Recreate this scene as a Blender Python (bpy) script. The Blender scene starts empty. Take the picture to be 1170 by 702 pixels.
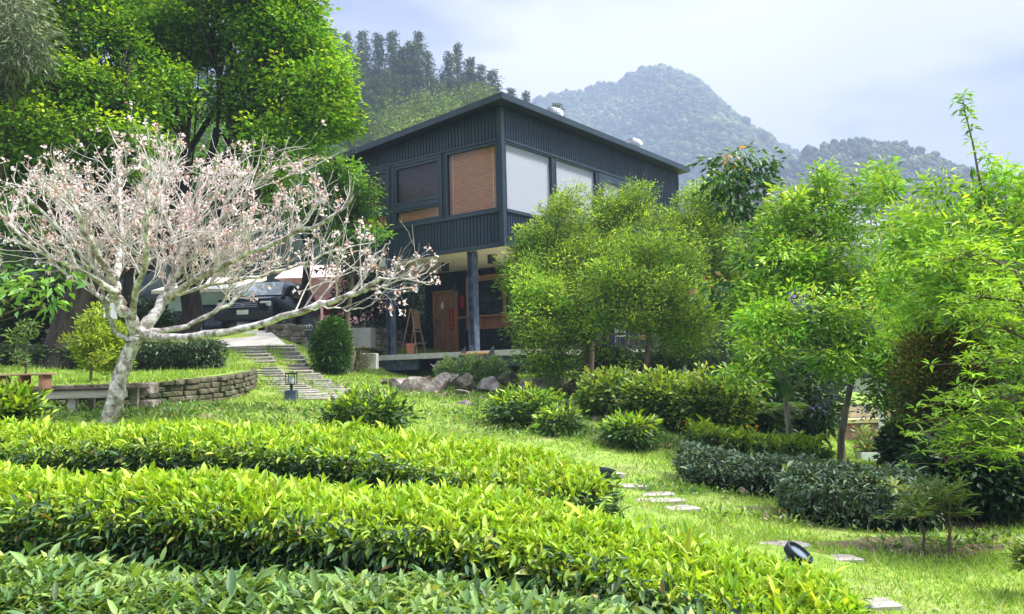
import bpy, math, random
import numpy as np
from mathutils import Matrix, Vector

scene = bpy.context.scene
# ---------------------------------------------------------------- camera
F_, PITCH, ROLL = 959.4, .0754, -.0264
EYE = np.array([0., 0., 1.6])
_c, _s = math.cos(ROLL), math.sin(ROLL)
FW = np.array([0, math.cos(PITCH), math.sin(PITCH)])
R0 = np.array([1., 0, 0]); D0 = -np.array([0, -math.sin(PITCH), math.cos(PITCH)])
IX = _c*R0 - _s*D0; JY = _s*R0 + _c*D0
def ray(px, py):
    d = FW + IX*(px-585)/F_ + JY*(py-351)/F_
    return d/d[1]
def at(px, py, Y):
    """world point seen at a photo pixel, Y metres ahead of the camera"""
    return EYE + ray(px, py)*Y
cam = bpy.data.cameras.new('camera'); camo = bpy.data.objects.new('camera', cam)
scene.collection.objects.link(camo)
cam.sensor_width = 36; cam.lens = 36*F_/1170; cam.clip_end = 8000; cam.clip_start = .05
camo.matrix_world = Matrix(((IX[0], -JY[0], -FW[0], EYE[0]), (IX[1], -JY[1], -FW[1], EYE[1]), (IX[2], -JY[2], -FW[2], EYE[2]), (0, 0, 0, 1)))
scene.camera = camo
# ---------------------------------------------------------------- world, sun, exposure
SUN_EL, SUN_AZ = math.radians(56), math.radians(93)     # azimuth measured from +Y (ahead) towards +X (right)
world = bpy.data.worlds.new('World'); scene.world = world; world.use_nodes = True
nt = world.node_tree; nt.nodes.clear()
def nd(nt, t, **k):
    n = nt.nodes.new(t)
    for a, b in k.items():
        if a.startswith('i_'): n.inputs[a[2:].replace('_', ' ')].default_value = b
        else: setattr(n, a, b)
    return n
sky = nd(nt, 'ShaderNodeTexSky', sky_type='NISHITA', sun_disc=False, sun_elevation=SUN_EL, sun_rotation=SUN_AZ)
bg1 = nd(nt, 'ShaderNodeBackground', i_Strength=.1)
nt.links.new(sky.outputs[0], bg1.inputs[0])
tc = nd(nt, 'ShaderNodeTexCoord')
mp = nd(nt, 'ShaderNodeMapping'); mp.inputs['Scale'].default_value = (1.1, 1.1, 2.3); mp.inputs['Location'].default_value = (.37, .1, .62)
nt.links.new(tc.outputs['Generated'], mp.inputs[0])
n1 = nd(nt, 'ShaderNodeTexNoise', i_Scale=2.3, i_Detail=6., i_Roughness=.48, i_Distortion=.35)
nt.links.new(mp.outputs[0], n1.inputs[0])
r1 = nd(nt, 'ShaderNodeValToRGB'); e = r1.color_ramp.elements
e[0].position = .42; e[0].color = (.045, .056, .088, 1); e[1].position = .60; e[1].color = (.27, .262, .295, 1)
m_ = e.new(.51); m_.color = (.14, .152, .198, 1)
nt.links.new(n1.outputs[0], r1.inputs[0])
# soft bright break in the clouds, up and to the right of centre
dv = at(730, -10, 1.) - EYE; dv /= np.linalg.norm(dv)
dt = nd(nt, 'ShaderNodeVectorMath', operation='DOT_PRODUCT'); dt.inputs[1].default_value = tuple(dv)
nt.links.new(tc.outputs['Generated'], dt.inputs[0])
mr = nd(nt, 'ShaderNodeMapRange', interpolation_type='SMOOTHSTEP'); mr.inputs[1].default_value = .965; mr.inputs[2].default_value = 1.0; mr.inputs[3].default_value = 0; mr.inputs[4].default_value = 1
nt.links.new(dt.outputs['Value'], mr.inputs[0])
mm = nd(nt, 'ShaderNodeMath', operation='MULTIPLY'); nt.links.new(mr.outputs[0], mm.inputs[0]); nt.links.new(n1.outputs[0], mm.inputs[1])
mx = nd(nt, 'ShaderNodeMix', data_type='RGBA'); mx.inputs['B'].default_value = (.33, .315, .335, 1)
nt.links.new(mm.outputs[0], mx.inputs['Factor']); nt.links.new(r1.outputs[0], mx.inputs['A'])
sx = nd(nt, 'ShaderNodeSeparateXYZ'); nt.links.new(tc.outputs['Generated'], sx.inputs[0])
zr = nd(nt, 'ShaderNodeMapRange', interpolation_type='SMOOTHSTEP'); zr.inputs[1].default_value = .42; zr.inputs[2].default_value = .95; zr.inputs[3].default_value = .84; zr.inputs[4].default_value = 5.0  # overcast zenith, above the frame, brightened further to lift the shadows
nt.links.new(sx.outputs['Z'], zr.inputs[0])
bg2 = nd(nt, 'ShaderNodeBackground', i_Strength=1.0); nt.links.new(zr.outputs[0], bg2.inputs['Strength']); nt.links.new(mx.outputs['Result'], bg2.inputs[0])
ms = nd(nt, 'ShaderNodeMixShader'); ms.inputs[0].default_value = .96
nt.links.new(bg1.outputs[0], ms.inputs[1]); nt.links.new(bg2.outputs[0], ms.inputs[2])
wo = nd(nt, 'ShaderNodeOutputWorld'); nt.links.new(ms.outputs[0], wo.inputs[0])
sun = bpy.data.lights.new('sun', 'SUN'); sun.energy = 2.0; sun.angle = math.radians(14); sun.color = (1, .965, .89)
suno = bpy.data.objects.new('sun', sun); scene.collection.objects.link(suno)
sd = Vector((math.cos(SUN_EL)*math.sin(SUN_AZ), math.cos(SUN_EL)*math.cos(SUN_AZ), math.sin(SUN_EL)))
suno.rotation_euler = sd.to_track_quat('Z', 'Y').to_euler(); suno.location = (30, 10, 60)
scene.view_settings.view_transform = 'Standard'; scene.view_settings.look = 'None'
scene.view_settings.exposure = 2.6; scene.view_settings.gamma = 1; scene.view_settings.use_curve_mapping = False
scene.render.engine = 'CYCLES'
cy = scene.cycles
cy.max_bounces = 7; cy.diffuse_bounces = 5; cy.glossy_bounces = 2; cy.transmission_bounces = 4; cy.transparent_max_bounces = 6; cy.volume_bounces = 0
cy.use_denoising = True; cy.caustics_reflective = False; cy.caustics_refractive = False

# ---------------------------------------------------------------- helpers: tags and meshes
def tag(o, label=None, cat=None, group=None, kind=None):
    if label: o['label'] = label
    if cat: o['category'] = cat
    if group: o['group'] = group
    if kind: o['kind'] = kind
    return o
def thing(name, label, cat, loc=(0, 0, 0), rz=0, group=None):
    o = bpy.data.objects.new(name, None); scene.collection.objects.link(o)
    o.empty_display_size = .2; o.location = tuple(loc); o.rotation_euler = (0, 0, rz)
    return tag(o, label, cat, group)
def wm(o):
    m = o.matrix_basis.copy()
    return wm(o.parent) @ m if o.parent else m
def link_mesh(name, me, mat, parent, V, local):
    o = bpy.data.objects.new(name, me); scene.collection.objects.link(o)
    for m in (mat if isinstance(mat, (list, tuple)) else [mat]): me.materials.append(m)
    if parent is not None: o.parent = parent
    return o
def to_local(V, parent, origin):
    if parent is not None:
        M = np.array(wm(parent).inverted()); return V @ M[:3, :3].T + M[:3, 3], None
    if origin is None:
        origin = np.array([V[:, 0].mean(), V[:, 1].mean(), V[:, 2].min()])
    return V - np.asarray(origin), origin
def np_mesh(name, V, faces, mat, parent=None, origin=None, col=None, smooth=False, world=True, mi=None):
    """V Nx3 world coordinates; faces = list of (M,k) index arrays"""
    V = np.asarray(V, float)
    if world: V, org = to_local(V, parent, origin)
    else: org = origin
    me = bpy.data.meshes.new(name)
    faces = [np.asarray(f, np.int32) for f in faces if len(f)]
    me.vertices.add(len(V)); me.vertices.foreach_set('co', V.astype(np.float32).ravel())
    loops = np.concatenate([f.ravel() for f in faces]); tot = np.concatenate([np.full(len(f), f.shape[1], np.int32) for f in faces])
    me.loops.add(len(loops)); me.loops.foreach_set('vertex_index', loops)
    me.polygons.add(len(tot)); me.polygons.foreach_set('loop_start', np.concatenate([[0], np.cumsum(tot)[:-1]]).astype(np.int32))
    if smooth: me.polygons.foreach_set('use_smooth', np.ones(len(tot), bool))
    if mi is not None: me.polygons.foreach_set('material_index', np.asarray(mi, np.int32))
    if col is not None:
        a = me.color_attributes.new('col', 'FLOAT_COLOR', 'POINT')
        c4 = np.ones((len(V), 4), np.float32); c4[:, :3] = col; a.data.foreach_set('color', c4.ravel())
    me.update(calc_edges=True)
    o = link_mesh(name, me, mat, parent, V, None)
    if parent is None and org is not None: o.location = tuple(org)
    return o

class MB:
    """collects boxes, bars, tubes and lathes and links them as ONE mesh object"""
    def __init__(s): s.v = []; s.f = []
    def add(s, V, F, M=None):
        V = np.asarray(V, float)
        if M is not None: V = V @ np.array(M)[:3, :3].T + np.array(M)[:3, 3]
        n = len(s.v); s.v.extend(V.tolist()); s.f.extend([[i+n for i in f] for f in F]); return s
    def box(s, x0, x1, y0, y1, z0, z1, M=None, b=0.0):
        if b <= 0:
            V = [(x, y, z) for z in (z0, z1) for y in (y0, y1) for x in (x0, x1)]
            return s.add(V, [(0, 2, 3, 1), (4, 5, 7, 6), (0, 1, 5, 4), (2, 6, 7, 3), (0, 4, 6, 2), (1, 3, 7, 5)], M)
        import bmesh
        bm = bmesh.new(); bmesh.ops.create_cube(bm, size=1)
        for v in bm.verts: v.co = Vector(((x0+x1)/2+v.co.x*(x1-x0), (y0+y1)/2+v.co.y*(y1-y0), (z0+z1)/2+v.co.z*(z1-z0)))
        bmesh.ops.bevel(bm, geom=bm.edges[:], offset=b, segments=2, profile=.5, affect='EDGES')
        bm.verts.index_update(); V = [tuple(v.co) for v in bm.verts]; F = [[v.index for v in f.verts] for f in bm.faces]; bm.free()
        return s.add(V, F, M)
    def tube(s, pts, rad, n=8, M=None, cap=True):
        V, Q = tube_np(pts, rad, n); F = Q.tolist()
        if cap: F += [list(range(n))[::-1], [len(V)-n+i for i in range(n)]]
        return s.add(V, F, M)
    def lathe(s, prof, n=16, M=None):
        V = []; F = []
        for r, z in prof: V += [(r*math.cos(2*math.pi*i/n), r*math.sin(2*math.pi*i/n), z) for i in range(n)]
        for k in range(len(prof)-1):
            for i in range(n): j = (i+1) % n; F.append((k*n+i, k*n+j, (k+1)*n+j, (k+1)*n+i))
        F += [list(range(n))[::-1], [(len(prof)-1)*n+i for i in range(n)]]
        return s.add(V, F, M)
    def prism(s, poly, z0, z1, M=None):
        n = len(poly); V = [(p[0], p[1], z0) for p in poly]+[(p[0], p[1], z1) for p in poly]
        return s.add(V, [list(range(n))[::-1], [n+i for i in range(n)]]+[(i, (i+1) % n, n+(i+1) % n, n+i) for i in range(n)], M)
    def build(s, name, mat, parent=None, origin=None, smooth=False, local=False):
        """local=True: the vertices are already in the parent's own coordinates"""
        V = np.array(s.v, float); org = None
        if not local: V, org = to_local(V, parent, origin)
        me = bpy.data.meshes.new(name); me.from_pydata(V.tolist(), [], s.f)
        if smooth:
            me.polygons.foreach_set('use_smooth', np.ones(len(me.polygons), bool))
            try: me.set_sharp_from_angle(angle=math.radians(40))
            except Exception: pass
        me.update(); o = link_mesh(name, me, mat, parent, V, None)
        if org is not None: o.location = tuple(org)
        return o

def tube_np(pts, rad, n=6):
    P = np.asarray(pts, float); k = len(P); rad = np.broadcast_to(np.asarray(rad, float), (k,))
    T = np.gradient(P, axis=0); T /= np.linalg.norm(T, axis=1, keepdims=True)+1e-12
    ref = np.array([0, 0, 1.]) if abs(T[:, 2]).mean() < .8 else np.array([1., 0, 0])
    A = np.cross(T, ref); A /= np.linalg.norm(A, axis=1, keepdims=True)+1e-12; B = np.cross(T, A)
    th = np.arange(n)*2*math.pi/n
    V = P[:, None]+rad[:, None, None]*(np.cos(th)[None, :, None]*A[:, None]+np.sin(th)[None, :, None]*B[:, None])
    i = np.arange(k-1)[:, None]*n; j = np.arange(n)[None]; j2 = (j+1) % n
    Q = np.stack([i+j, i+j2, i+n+j2, i+n+j], -1).reshape(-1, 4)
    return V.reshape(-1, 3), Q
class Tubes:
    def __init__(s): s.V = []; s.Q = []; s.n = 0
    def add(s, pts, rad, n=6):
        V, Q = tube_np(pts, rad, n); s.V.append(V); s.Q.append(Q+s.n); s.n += len(V)
    def build(s, name, mat, parent=None, origin=None):
        return np_mesh(name, np.concatenate(s.V), [np.concatenate(s.Q)], mat, parent, origin, smooth=True)

# ---------------------------------------------------------------- helpers: leaves
TPL = {
 'diamond': (np.array([(0, 0, 0), (.45, -.5, .10), (1, 0, -.06), (.45, .5, .10)]), [np.array([(0, 1, 2), (0, 2, 3)])]),
 'leaf': (np.array([(0, 0, 0), (.28, -.42, .07), (.68, -.36, .05), (1, 0, -.10), (.68, .36, .05), (.28, .42, .07), (.28, 0, 0), (.68, 0, -.02)]),
          [np.array([(0, 1, 6), (0, 6, 5), (7, 2, 3), (7, 3, 4)]), np.array([(6, 1, 2, 7), (6, 7, 4, 5)])]),
 'blade': (np.array([(0, -.5, 0), (0, .5, 0), (1, 0, 0)]), [np.array([(0, 1, 2)])]),
 'petal': (np.array([(0, 0, 0), (.6, -.5, .2), (1, 0, .1), (.6, .5, .2)]), [np.array([(0, 1, 2, 3)])]),
}
def norm(a): return a/(np.linalg.norm(a, axis=-1, keepdims=True)+1e-9)
class Leaves:
    def __init__(s): s.P = []; s.D = []; s.N = []; s.L = []; s.W = []; s.C = []
    def add(s, P, D, N, L, W, C):
        n = len(P); s.P.append(P); s.D.append(norm(D)); s.N.append(N)
        s.L.append(np.broadcast_to(L, (n,))); s.W.append(np.broadcast_to(W, (n,))); s.C.append(np.broadcast_to(C, (n, 3)))
    def count(s): return sum(len(p) for p in s.P)
    def build(s, name, mat, parent=None, origin=None, tpl='diamond', smooth=False, world=True):
        P, D, N, L, W, C = [np.concatenate(a) for a in (s.P, s.D, s.N, s.L, s.W, s.C)]
        B = norm(np.cross(N, D)); N = np.cross(D, B); t, fs = TPL[tpl]; k = len(t)
        V = P[:, None]+D[:, None]*(t[None, :, 0, None]*L[:, None, None])+B[:, None]*(t[None, :, 1, None]*W[:, None, None])+N[:, None]*(t[None, :, 2, None]*L[:, None, None])
        off = (np.arange(len(P))*k)[:, None, None]
        return np_mesh(name, V.reshape(-1, 3), [(f[None]+off).reshape(-1, f.shape[1]) for f in fs], mat, parent, origin, col=np.clip(np.repeat(C, k, 0), 0, 1), smooth=smooth, world=world)
def pick(rng, pal, n, jit=.18):
    """pal: list of (weight, (r,g,b)); one colour per leaf with a little variation"""
    w = np.array([p[0] for p in pal], float); C = np.array([p[1] for p in pal])
    c = C[rng.choice(len(pal), n, p=w/w.sum())]
    return c*np.exp(rng.normal(0, jit, (n, 1)))*np.exp(rng.normal(0, jit*.3, (n, 3)))
def clumps(lv, rng, C, n, R, L, W, pal, flat=.5, up=.6, out=None, droop=.25, ljit=.25, cpal=None, jit=.15):
    """n leaves round each of the clump centres C"""
    m = len(C); off = rng.normal(0, 1, (m, n, 3)); off /= np.maximum(1, np.linalg.norm(off, axis=2, keepdims=True)/1.6)
    if np.ndim(R): R = np.asarray(R)[:, None, None]
    P = C[:, None]+off*R*np.array([1, 1, flat]); D = off*np.array([1, 1, .5])+rng.normal(0, .5, (m, n, 3)); D[..., 2] -= droop
    if out is not None: D += out[:, None]*.6
    N = rng.normal(0, 1-up, (m, n, 3)); N[..., 2] += up
    base = pick(rng, cpal or pal, m, jit)
    c = base[:, None]*np.exp(rng.normal(0, .16, (m, n, 1)))*np.exp(rng.normal(0, .05, (m, n, 3)))
    l = L*np.exp(rng.normal(0, ljit, (m, n)))
    lv.add(P.reshape(-1, 3), D.reshape(-1, 3), N.reshape(-1, 3), l.ravel(), (l*W/L).ravel(), c.reshape(-1, 3))
def in_lobe(rng, c, r, n, shell=.5, bump=.22):
    u = norm(rng.normal(0, 1, (n, 3))); k = rng.normal(0, 1, (3, 3))*2.2; ph = rng.uniform(0, 6, 3)
    b = 1+bump*np.sin(u@k.T+ph).sum(1)/1.7
    q = (shell+(1-shell)*rng.uniform(0, 1, n)**.7)*b
    return c+u*q[:, None]*np.asarray(r), u
def curve(p0, p1, rng, segs=6, wob=.08, lift=.0):
    p0 = np.asarray(p0, float); p1 = np.asarray(p1, float); t = np.linspace(0, 1, segs+1)[:, None]; L = np.linalg.norm(p1-p0)
    P = p0+(p1-p0)*t; P[1:-1] += rng.normal(0, wob*L/2, (segs-1, 3)); P[:, 2] += (lift*L*np.sin(math.pi*t[:, 0]))
    return P
def lobe(px, py, Y, rx, ry, rd=None):
    k = Y/F_; return at(px, py, Y), np.array([rx*k, (rd if rd else (rx+ry)/2*k), ry*k])
TREES = {}
def tree(name, label, cat, base, trunk_top, trunk_r, lobes, seed, leafmat, barkmat, pal, L=.12, W=.06, per=18, R=.22, clump_m=None, dens=60,
         flat=.5, up=.6, droop=.25, shell=.45, group=None, leaf_name='crown', trunk_pts=None, extra=None, tpl='diamond', twigs=.35, fork=.6, tip=None, bump=.22, lobevar=.17):
    """a tapered trunk, a limb to each lobe of the crown, twigs to the leaf clumps and the leaves themselves"""
    rng = np.random.default_rng(seed); base = np.asarray(base, float); trunk_top = np.asarray(trunk_top, float)
    root = thing(name, label, cat, base, group=group); tb = Tubes(); lv = Leaves()
    P = np.array(trunk_pts, float) if trunk_pts is not None else curve(base-[0, 0, .1], trunk_top, rng, 6, .05)
    k = len(P); rr = trunk_r*np.linspace(1.0, fork, k); rr[0] *= 1.35; tb.add(P, rr, 10)
    for c, r in lobes:
        r = np.asarray(r); j = rng.integers(max(1, k-3), k); st = P[j]
        ln = np.linalg.norm(c-st); q = curve(st, c, rng, 6, .10, .05); r1 = max(trunk_r*.42*min(1, r.mean()/1.2), .012)
        tb.add(q, np.linspace(r1, r1*.35, 7), 7)
        lf = rng.normal(0, lobevar); lp = [(w, tuple(np.array(q)*math.exp(lf)*np.array([math.exp(lf*.12), 1, 1]))) for w, q in pal]
        n = max(6, int(dens*(r[0]*r[2]+r[0]*r[1]+r[1]*r[2])/3*4)) if clump_m is None else clump_m
        C, u = in_lobe(rng, c, r, n, shell, bump)
        clumps(lv, rng, C, per, R, L, W, lp, flat, up, u*np.array([1, 1, .4]), droop)
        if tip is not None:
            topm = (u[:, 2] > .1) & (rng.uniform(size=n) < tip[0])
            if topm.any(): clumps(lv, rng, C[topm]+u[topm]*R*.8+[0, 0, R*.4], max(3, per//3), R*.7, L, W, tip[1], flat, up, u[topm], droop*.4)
        for i in np.nonzero(rng.uniform(size=n) < twigs*min(1, 40/n))[0]:
            s0 = q[rng.integers(2, 7)]; tb.add(curve(s0, C[i], rng, 3, .12, .04), np.linspace(r1*.30, r1*.08+.002, 4), 4)
    if extra: extra(rng, tb, lv)
    tb.build('trunk', barkmat, root); lv.build(leaf_name, leafmat, root, tpl=tpl)
    return root

# ---------------------------------------------------------------- materials
def mat(name):
    m = bpy.data.materials.new(name); m.use_nodes = True; t = m.node_tree; t.nodes.clear()
    o = nd(t, 'ShaderNodeOutputMaterial'); return m, t, o
def leafmat(name, rough=.45, trans=.35, spec=.35, tint=(1.25, 1.15, .35)):
    m, t, o = mat(name); a = nd(t, 'ShaderNodeAttribute', attribute_name='col')
    p = nd(t, 'ShaderNodeBsdfPrincipled', i_Roughness=rough); p.inputs['Specular IOR Level'].default_value = spec
    t.links.new(a.outputs['Color'], p.inputs['Base Color'])
    tr = nd(t, 'ShaderNodeBsdfTranslucent'); mu = nd(t, 'ShaderNodeMix', data_type='RGBA', blend_type='MULTIPLY'); mu.inputs['Factor'].default_value = 1
    mu.inputs['B'].default_value = (*tint, 1); t.links.new(a.outputs['Color'], mu.inputs['A']); t.links.new(mu.outputs['Result'], tr.inputs[0])
    x = nd(t, 'ShaderNodeMixShader'); x.inputs[0].default_value = trans
    t.links.new(p.outputs[0], x.inputs[1]); t.links.new(tr.outputs[0], x.inputs[2]); t.links.new(x.outputs[0], o.inputs[0]); return m
def noisemat(name, c0, c1, scale=6, rough=.8, bump=.3, detail=6, dist=.02, spec=.3, metal=0, c2=None, stretch=(1, 1, 1), lo=.35, hi=.65, wave=None):
    m, t, o = mat(name); p = nd(t, 'ShaderNodeBsdfPrincipled', i_Roughness=rough, i_Metallic=metal); p.inputs['Specular IOR Level'].default_value = spec
    tc = nd(t, 'ShaderNodeTexCoord'); mp = nd(t, 'ShaderNodeMapping'); mp.inputs['Scale'].default_value = stretch; t.links.new(tc.outputs['Object'], mp.inputs[0])
    n = nd(t, 'ShaderNodeTexNoise', i_Scale=scale, i_Detail=detail, i_Roughness=.62); t.links.new(mp.outputs[0], n.inputs[0])
    r = nd(t, 'ShaderNodeValToRGB'); e = r.color_ramp.elements; e[0].position = lo; e[0].color = (*c0, 1); e[1].position = hi; e[1].color = (*c1, 1)
    if c2 is not None: q = e.new((lo+hi)/2); q.color = (*c2, 1)
    t.links.new(n.outputs[0], r.inputs[0]); t.links.new(r.outputs[0], p.inputs['Base Color'])
    if bump:
        n2 = nd(t, 'ShaderNodeTexNoise', i_Scale=scale*4, i_Detail=4.); t.links.new(mp.outputs[0], n2.inputs[0])
        b = nd(t, 'ShaderNodeBump', i_Strength=bump, i_Distance=dist); t.links.new(n2.outputs[0], b.inputs['Height']); t.links.new(b.outputs[0], p.inputs['Normal'])
    t.links.new(p.outputs[0], o.inputs[0]); return m
def plain(name, c, rough=.5, metal=0, spec=.5, var=.12, scale=5):
    return noisemat(name, tuple(x*(1-var) for x in c), tuple(x*(1+var) for x in c), scale, rough, .06, 3, .005, spec, metal)
M = {}
M['leaf'] = leafmat('leaf'); M['leaf_gloss'] = leafmat('leaf_gloss', .42, .25, .35); M['leaf_thin'] = leafmat('leaf_thin', .5, .5, .25)
M['leaf_far'] = leafmat('leaf_far', .7, .25, .1, (1.1, 1.1, .5)); M['petal'] = leafmat('petal', .6, .45, .2, (1.05, .95, .95))
M['bark_dark'] = noisemat('bark_dark', (.018, .014, .011), (.07, .055, .042), 7, .9, .7, stretch=(1, 1, .3))
M['bark_brown'] = noisemat('bark_brown', (.07, .05, .035), (.19, .15, .11), 9, .9, .6, stretch=(1, 1, .3))
M['bark_grey'] = noisemat('bark_grey', (.10, .09, .075), (.32, .29, .25), 10, .9, .6, stretch=(1, 1, .3))
M['bark_pale'] = noisemat('bark_pale', (.15, .11, .08), (.78, .74, .69), 11, .85, .8, 8, .03, c2=(.42, .38, .33), lo=.36, hi=.6)
M['twig_pale'] = noisemat('twig_pale', (.33, .28, .25), (.72, .67, .62), 12, .85, .3)
M['steel_blue'] = noisemat('steel_blue', (.008, .021, .032), (.019, .037, .051), 2.2, .36, .08, 8, .004, .5, stretch=(1, 1, .10))
M['steel_frame'] = noisemat('steel_frame', (.014, .028, .040), (.022, .040, .054), 2, .32, .03, 4, .003, .5)
M['steel_dark'] = noisemat('steel_dark', (.009, .014, .021), (.016, .024, .033), 2, .55, .05, 4, .004, .4)
M['steel_worn'] = noisemat('steel_worn', (.03, .05, .085), (.13, .16, .2), 5, .45, .2, 8, .004, .5, lo=.42, hi=.72)
M['soffit'] = noisemat('soffit', (.70, .64, .50), (.78, .72, .58), 1.2, .8, .03)
M['wood'] = noisemat('wood', (.24, .11, .05), (.46, .25, .13), 3.5, .6, .25, 8, .006, stretch=(6, 6, .5))
M['wood_light'] = noisemat('wood_light', (.38, .24, .13), (.56, .39, .24), 4, .6, .2, 6, .005, stretch=(1, 5, 5))
M['wood_grey'] = noisemat('wood_grey', (.30, .26, .21), (.55, .50, .43), 3, .75, .2, 8, .006, stretch=(.6, 6, 6))
M['wood_dark'] = noisemat('wood_dark', (.03, .022, .017), (.09, .065, .05), 4, .7, .3, 6, .006)
M['glass_dark'] = plain('glass_dark', (.012, .016, .02), .08, 0, .6)
M['white'] = plain('white', (.78, .77, .75), .5); M['black'] = plain('black', (.012, .012, .013), .4)
M['stone'] = noisemat('stone', (.09, .072, .06), (.40, .355, .31), 3.6, .9, .9, 10, .05, c2=(.21, .18, .15))
M['stone_moss'] = noisemat('stone_moss', (.045, .06, .022), (.22, .19, .14), 5, .95, .8, 9, .04, c2=(.11, .10, .06))
M['slab'] = noisemat('slab', (.20, .18, .14), (.40, .37, .31), 5, .9, .35, 8, .008)
M['concrete'] = noisemat('concrete', (.29, .275, .25), (.46, .44, .41), 1.6, .9, .25, 9, .01)
M['terracotta'] = plain('terracotta', (.62, .25, .13), .75); M['red'] = plain('red', (.42, .012, .01), .5)
M['pink'] = noisemat('pink', (.62, .36, .34), (.72, .45, .42), 1.5, .85, .08)
M['soil'] = noisemat('soil', (.05, .035, .022), (.14, .10, .065), 6, .95, .6, 8, .03)
def glassmat(name, tintc=(.9, .93, .95), ior=1.5, rough=.02, extra=0.0):
    m, t, o = mat(name); g = nd(t, 'ShaderNodeBsdfGlossy', i_Roughness=rough); tr = nd(t, 'ShaderNodeBsdfTransparent'); tr.inputs[0].default_value = (*tintc, 1)
    f = nd(t, 'ShaderNodeFresnel', i_IOR=ior); a = nd(t, 'ShaderNodeMath', operation='ADD'); a.inputs[1].default_value = extra; t.links.new(f.outputs[0], a.inputs[0])
    ge = nd(t, 'ShaderNodeNewGeometry'); iv = nd(t, 'ShaderNodeMath', operation='SUBTRACT'); iv.inputs[0].default_value = 1; t.links.new(ge.outputs['Backfacing'], iv.inputs[1]); mf = nd(t, 'ShaderNodeMath', operation='MULTIPLY'); t.links.new(a.outputs[0], mf.inputs[0]); t.links.new(iv.outputs[0], mf.inputs[1])
    x = nd(t, 'ShaderNodeMixShader'); t.links.new(mf.outputs[0], x.inputs[0]); t.links.new(tr.outputs[0], x.inputs[1]); t.links.new(g.outputs[0], x.inputs[2])
    t.links.new(x.outputs[0], o.inputs[0]); return m
M['glass'] = glassmat('glass'); M['glass_bright'] = glassmat('glass_bright', extra=.06); M['glass_grey'] = glassmat('glass_grey', (.75, .72, .72), 1.45, .03, .0)
def slatmat(name, c0, c1, scale, axis=2, rough=.7, bump=.4):
    m, t, o = mat(name); p = nd(t, 'ShaderNodeBsdfPrincipled', i_Roughness=rough); tc = nd(t, 'ShaderNodeTexCoord')
    w = nd(t, 'ShaderNodeTexWave', wave_type='BANDS', bands_direction='XYZ'[axis], i_Scale=scale, i_Distortion=.6); w.inputs['Detail'].default_value = 2
    t.links.new(tc.outputs['Object'], w.inputs[0]); n = nd(t, 'ShaderNodeTexNoise', i_Scale=3., i_Detail=6.)
    mp = nd(t, 'ShaderNodeMapping'); mp.inputs['Scale'].default_value = (1.5, 1.5, 18); t.links.new(tc.outputs['Object'], mp.inputs[0]); t.links.new(mp.outputs[0], n.inputs[0])
    ad = nd(t, 'ShaderNodeMath', operation='ADD'); mu = nd(t, 'ShaderNodeMath', operation='MULTIPLY'); mu.inputs[1].default_value = .35
    t.links.new(w.outputs['Fac'], mu.inputs[0]); t.links.new(mu.outputs[0], ad.inputs[0]); t.links.new(n.outputs[0], ad.inputs[1])
    r = nd(t, 'ShaderNodeValToRGB'); e = r.color_ramp.elements; e[0].position = .4; e[0].color = (*c0, 1); e[1].position = .95; e[1].color = (*c1, 1)
    t.links.new(ad.outputs[0], r.inputs[0]); t.links.new(r.outputs[0], p.inputs['Base Color'])
    b = nd(t, 'ShaderNodeBump', i_Strength=bump, i_Distance=.006); t.links.new(w.outputs['Fac'], b.inputs['Height']); t.links.new(b.outputs[0], p.inputs['Normal'])
    t.links.new(p.outputs[0], o.inputs[0]); return m
M['bamboo_blind'] = slatmat('bamboo_blind', (.36, .12, .045), (.66, .27, .11), 5)
M['white_blind'] = slatmat('white_blind', (.60, .53, .54), (.68, .61, .62), 6, bump=.0)
M['grey_backing'] = slatmat('grey_backing', (.12, .11, .11), (.20, .185, .18), 9)  # grey slatted sheet set behind the upper left-face panes
# lawn: grass greens with worn straw patches and soil
def groundmat():
    m, t, o = mat('lawn_ground'); p = nd(t, 'ShaderNodeBsdfPrincipled', i_Roughness=.95); p.inputs['Specular IOR Level'].default_value = .1
    tc = nd(t, 'ShaderNodeTexCoord')
    def nz(s, d=6): n = nd(t, 'ShaderNodeTexNoise', i_Scale=s, i_Detail=float(d), i_Roughness=.6); t.links.new(tc.outputs['Object'], n.inputs[0]); return n
    def ramp(n, st):
        r = nd(t, 'ShaderNodeValToRGB'); e = r.color_ramp.elements
        e[0].position = st[0][0]; e[0].color = (*st[0][1], 1); e[1].position = st[-1][0]; e[1].color = (*st[-1][1], 1)
        for q in st[1:-1]: x = e.new(q[0]); x.color = (*q[1], 1)
        t.links.new(n.outputs[0], r.inputs[0]); return r
    a = ramp(nz(9), [(.3, (.10, .17, .025)), (.5, (.19, .29, .045)), (.7, (.29, .36, .08))]); b = ramp(nz(1.4), [(.50, (0, 0, 0)), (.68, (1, 1, 1))])
    c = ramp(nz(14), [(.35, (.13, .11, .06)), (.65, (.33, .31, .16))])
    x = nd(t, 'ShaderNodeMix', data_type='RGBA'); mu = nd(t, 'ShaderNodeMath', operation='MULTIPLY'); mu.inputs[1].default_value = .55
    t.links.new(b.outputs[0], mu.inputs[0]); t.links.new(mu.outputs[0], x.inputs['Factor']); t.links.new(a.outputs[0], x.inputs['A']); t.links.new(c.outputs[0], x.inputs['B'])
    t.links.new(x.outputs['Result'], p.inputs['Base Color']); n3 = nz(40, 3); bp = nd(t, 'ShaderNodeBump', i_Strength=.6, i_Distance=.02)
    t.links.new(n3.outputs[0], bp.inputs['Height']); t.links.new(bp.outputs[0], p.inputs['Normal']); t.links.new(p.outputs[0], o.inputs[0]); return m
M['ground'] = groundmat()
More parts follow.
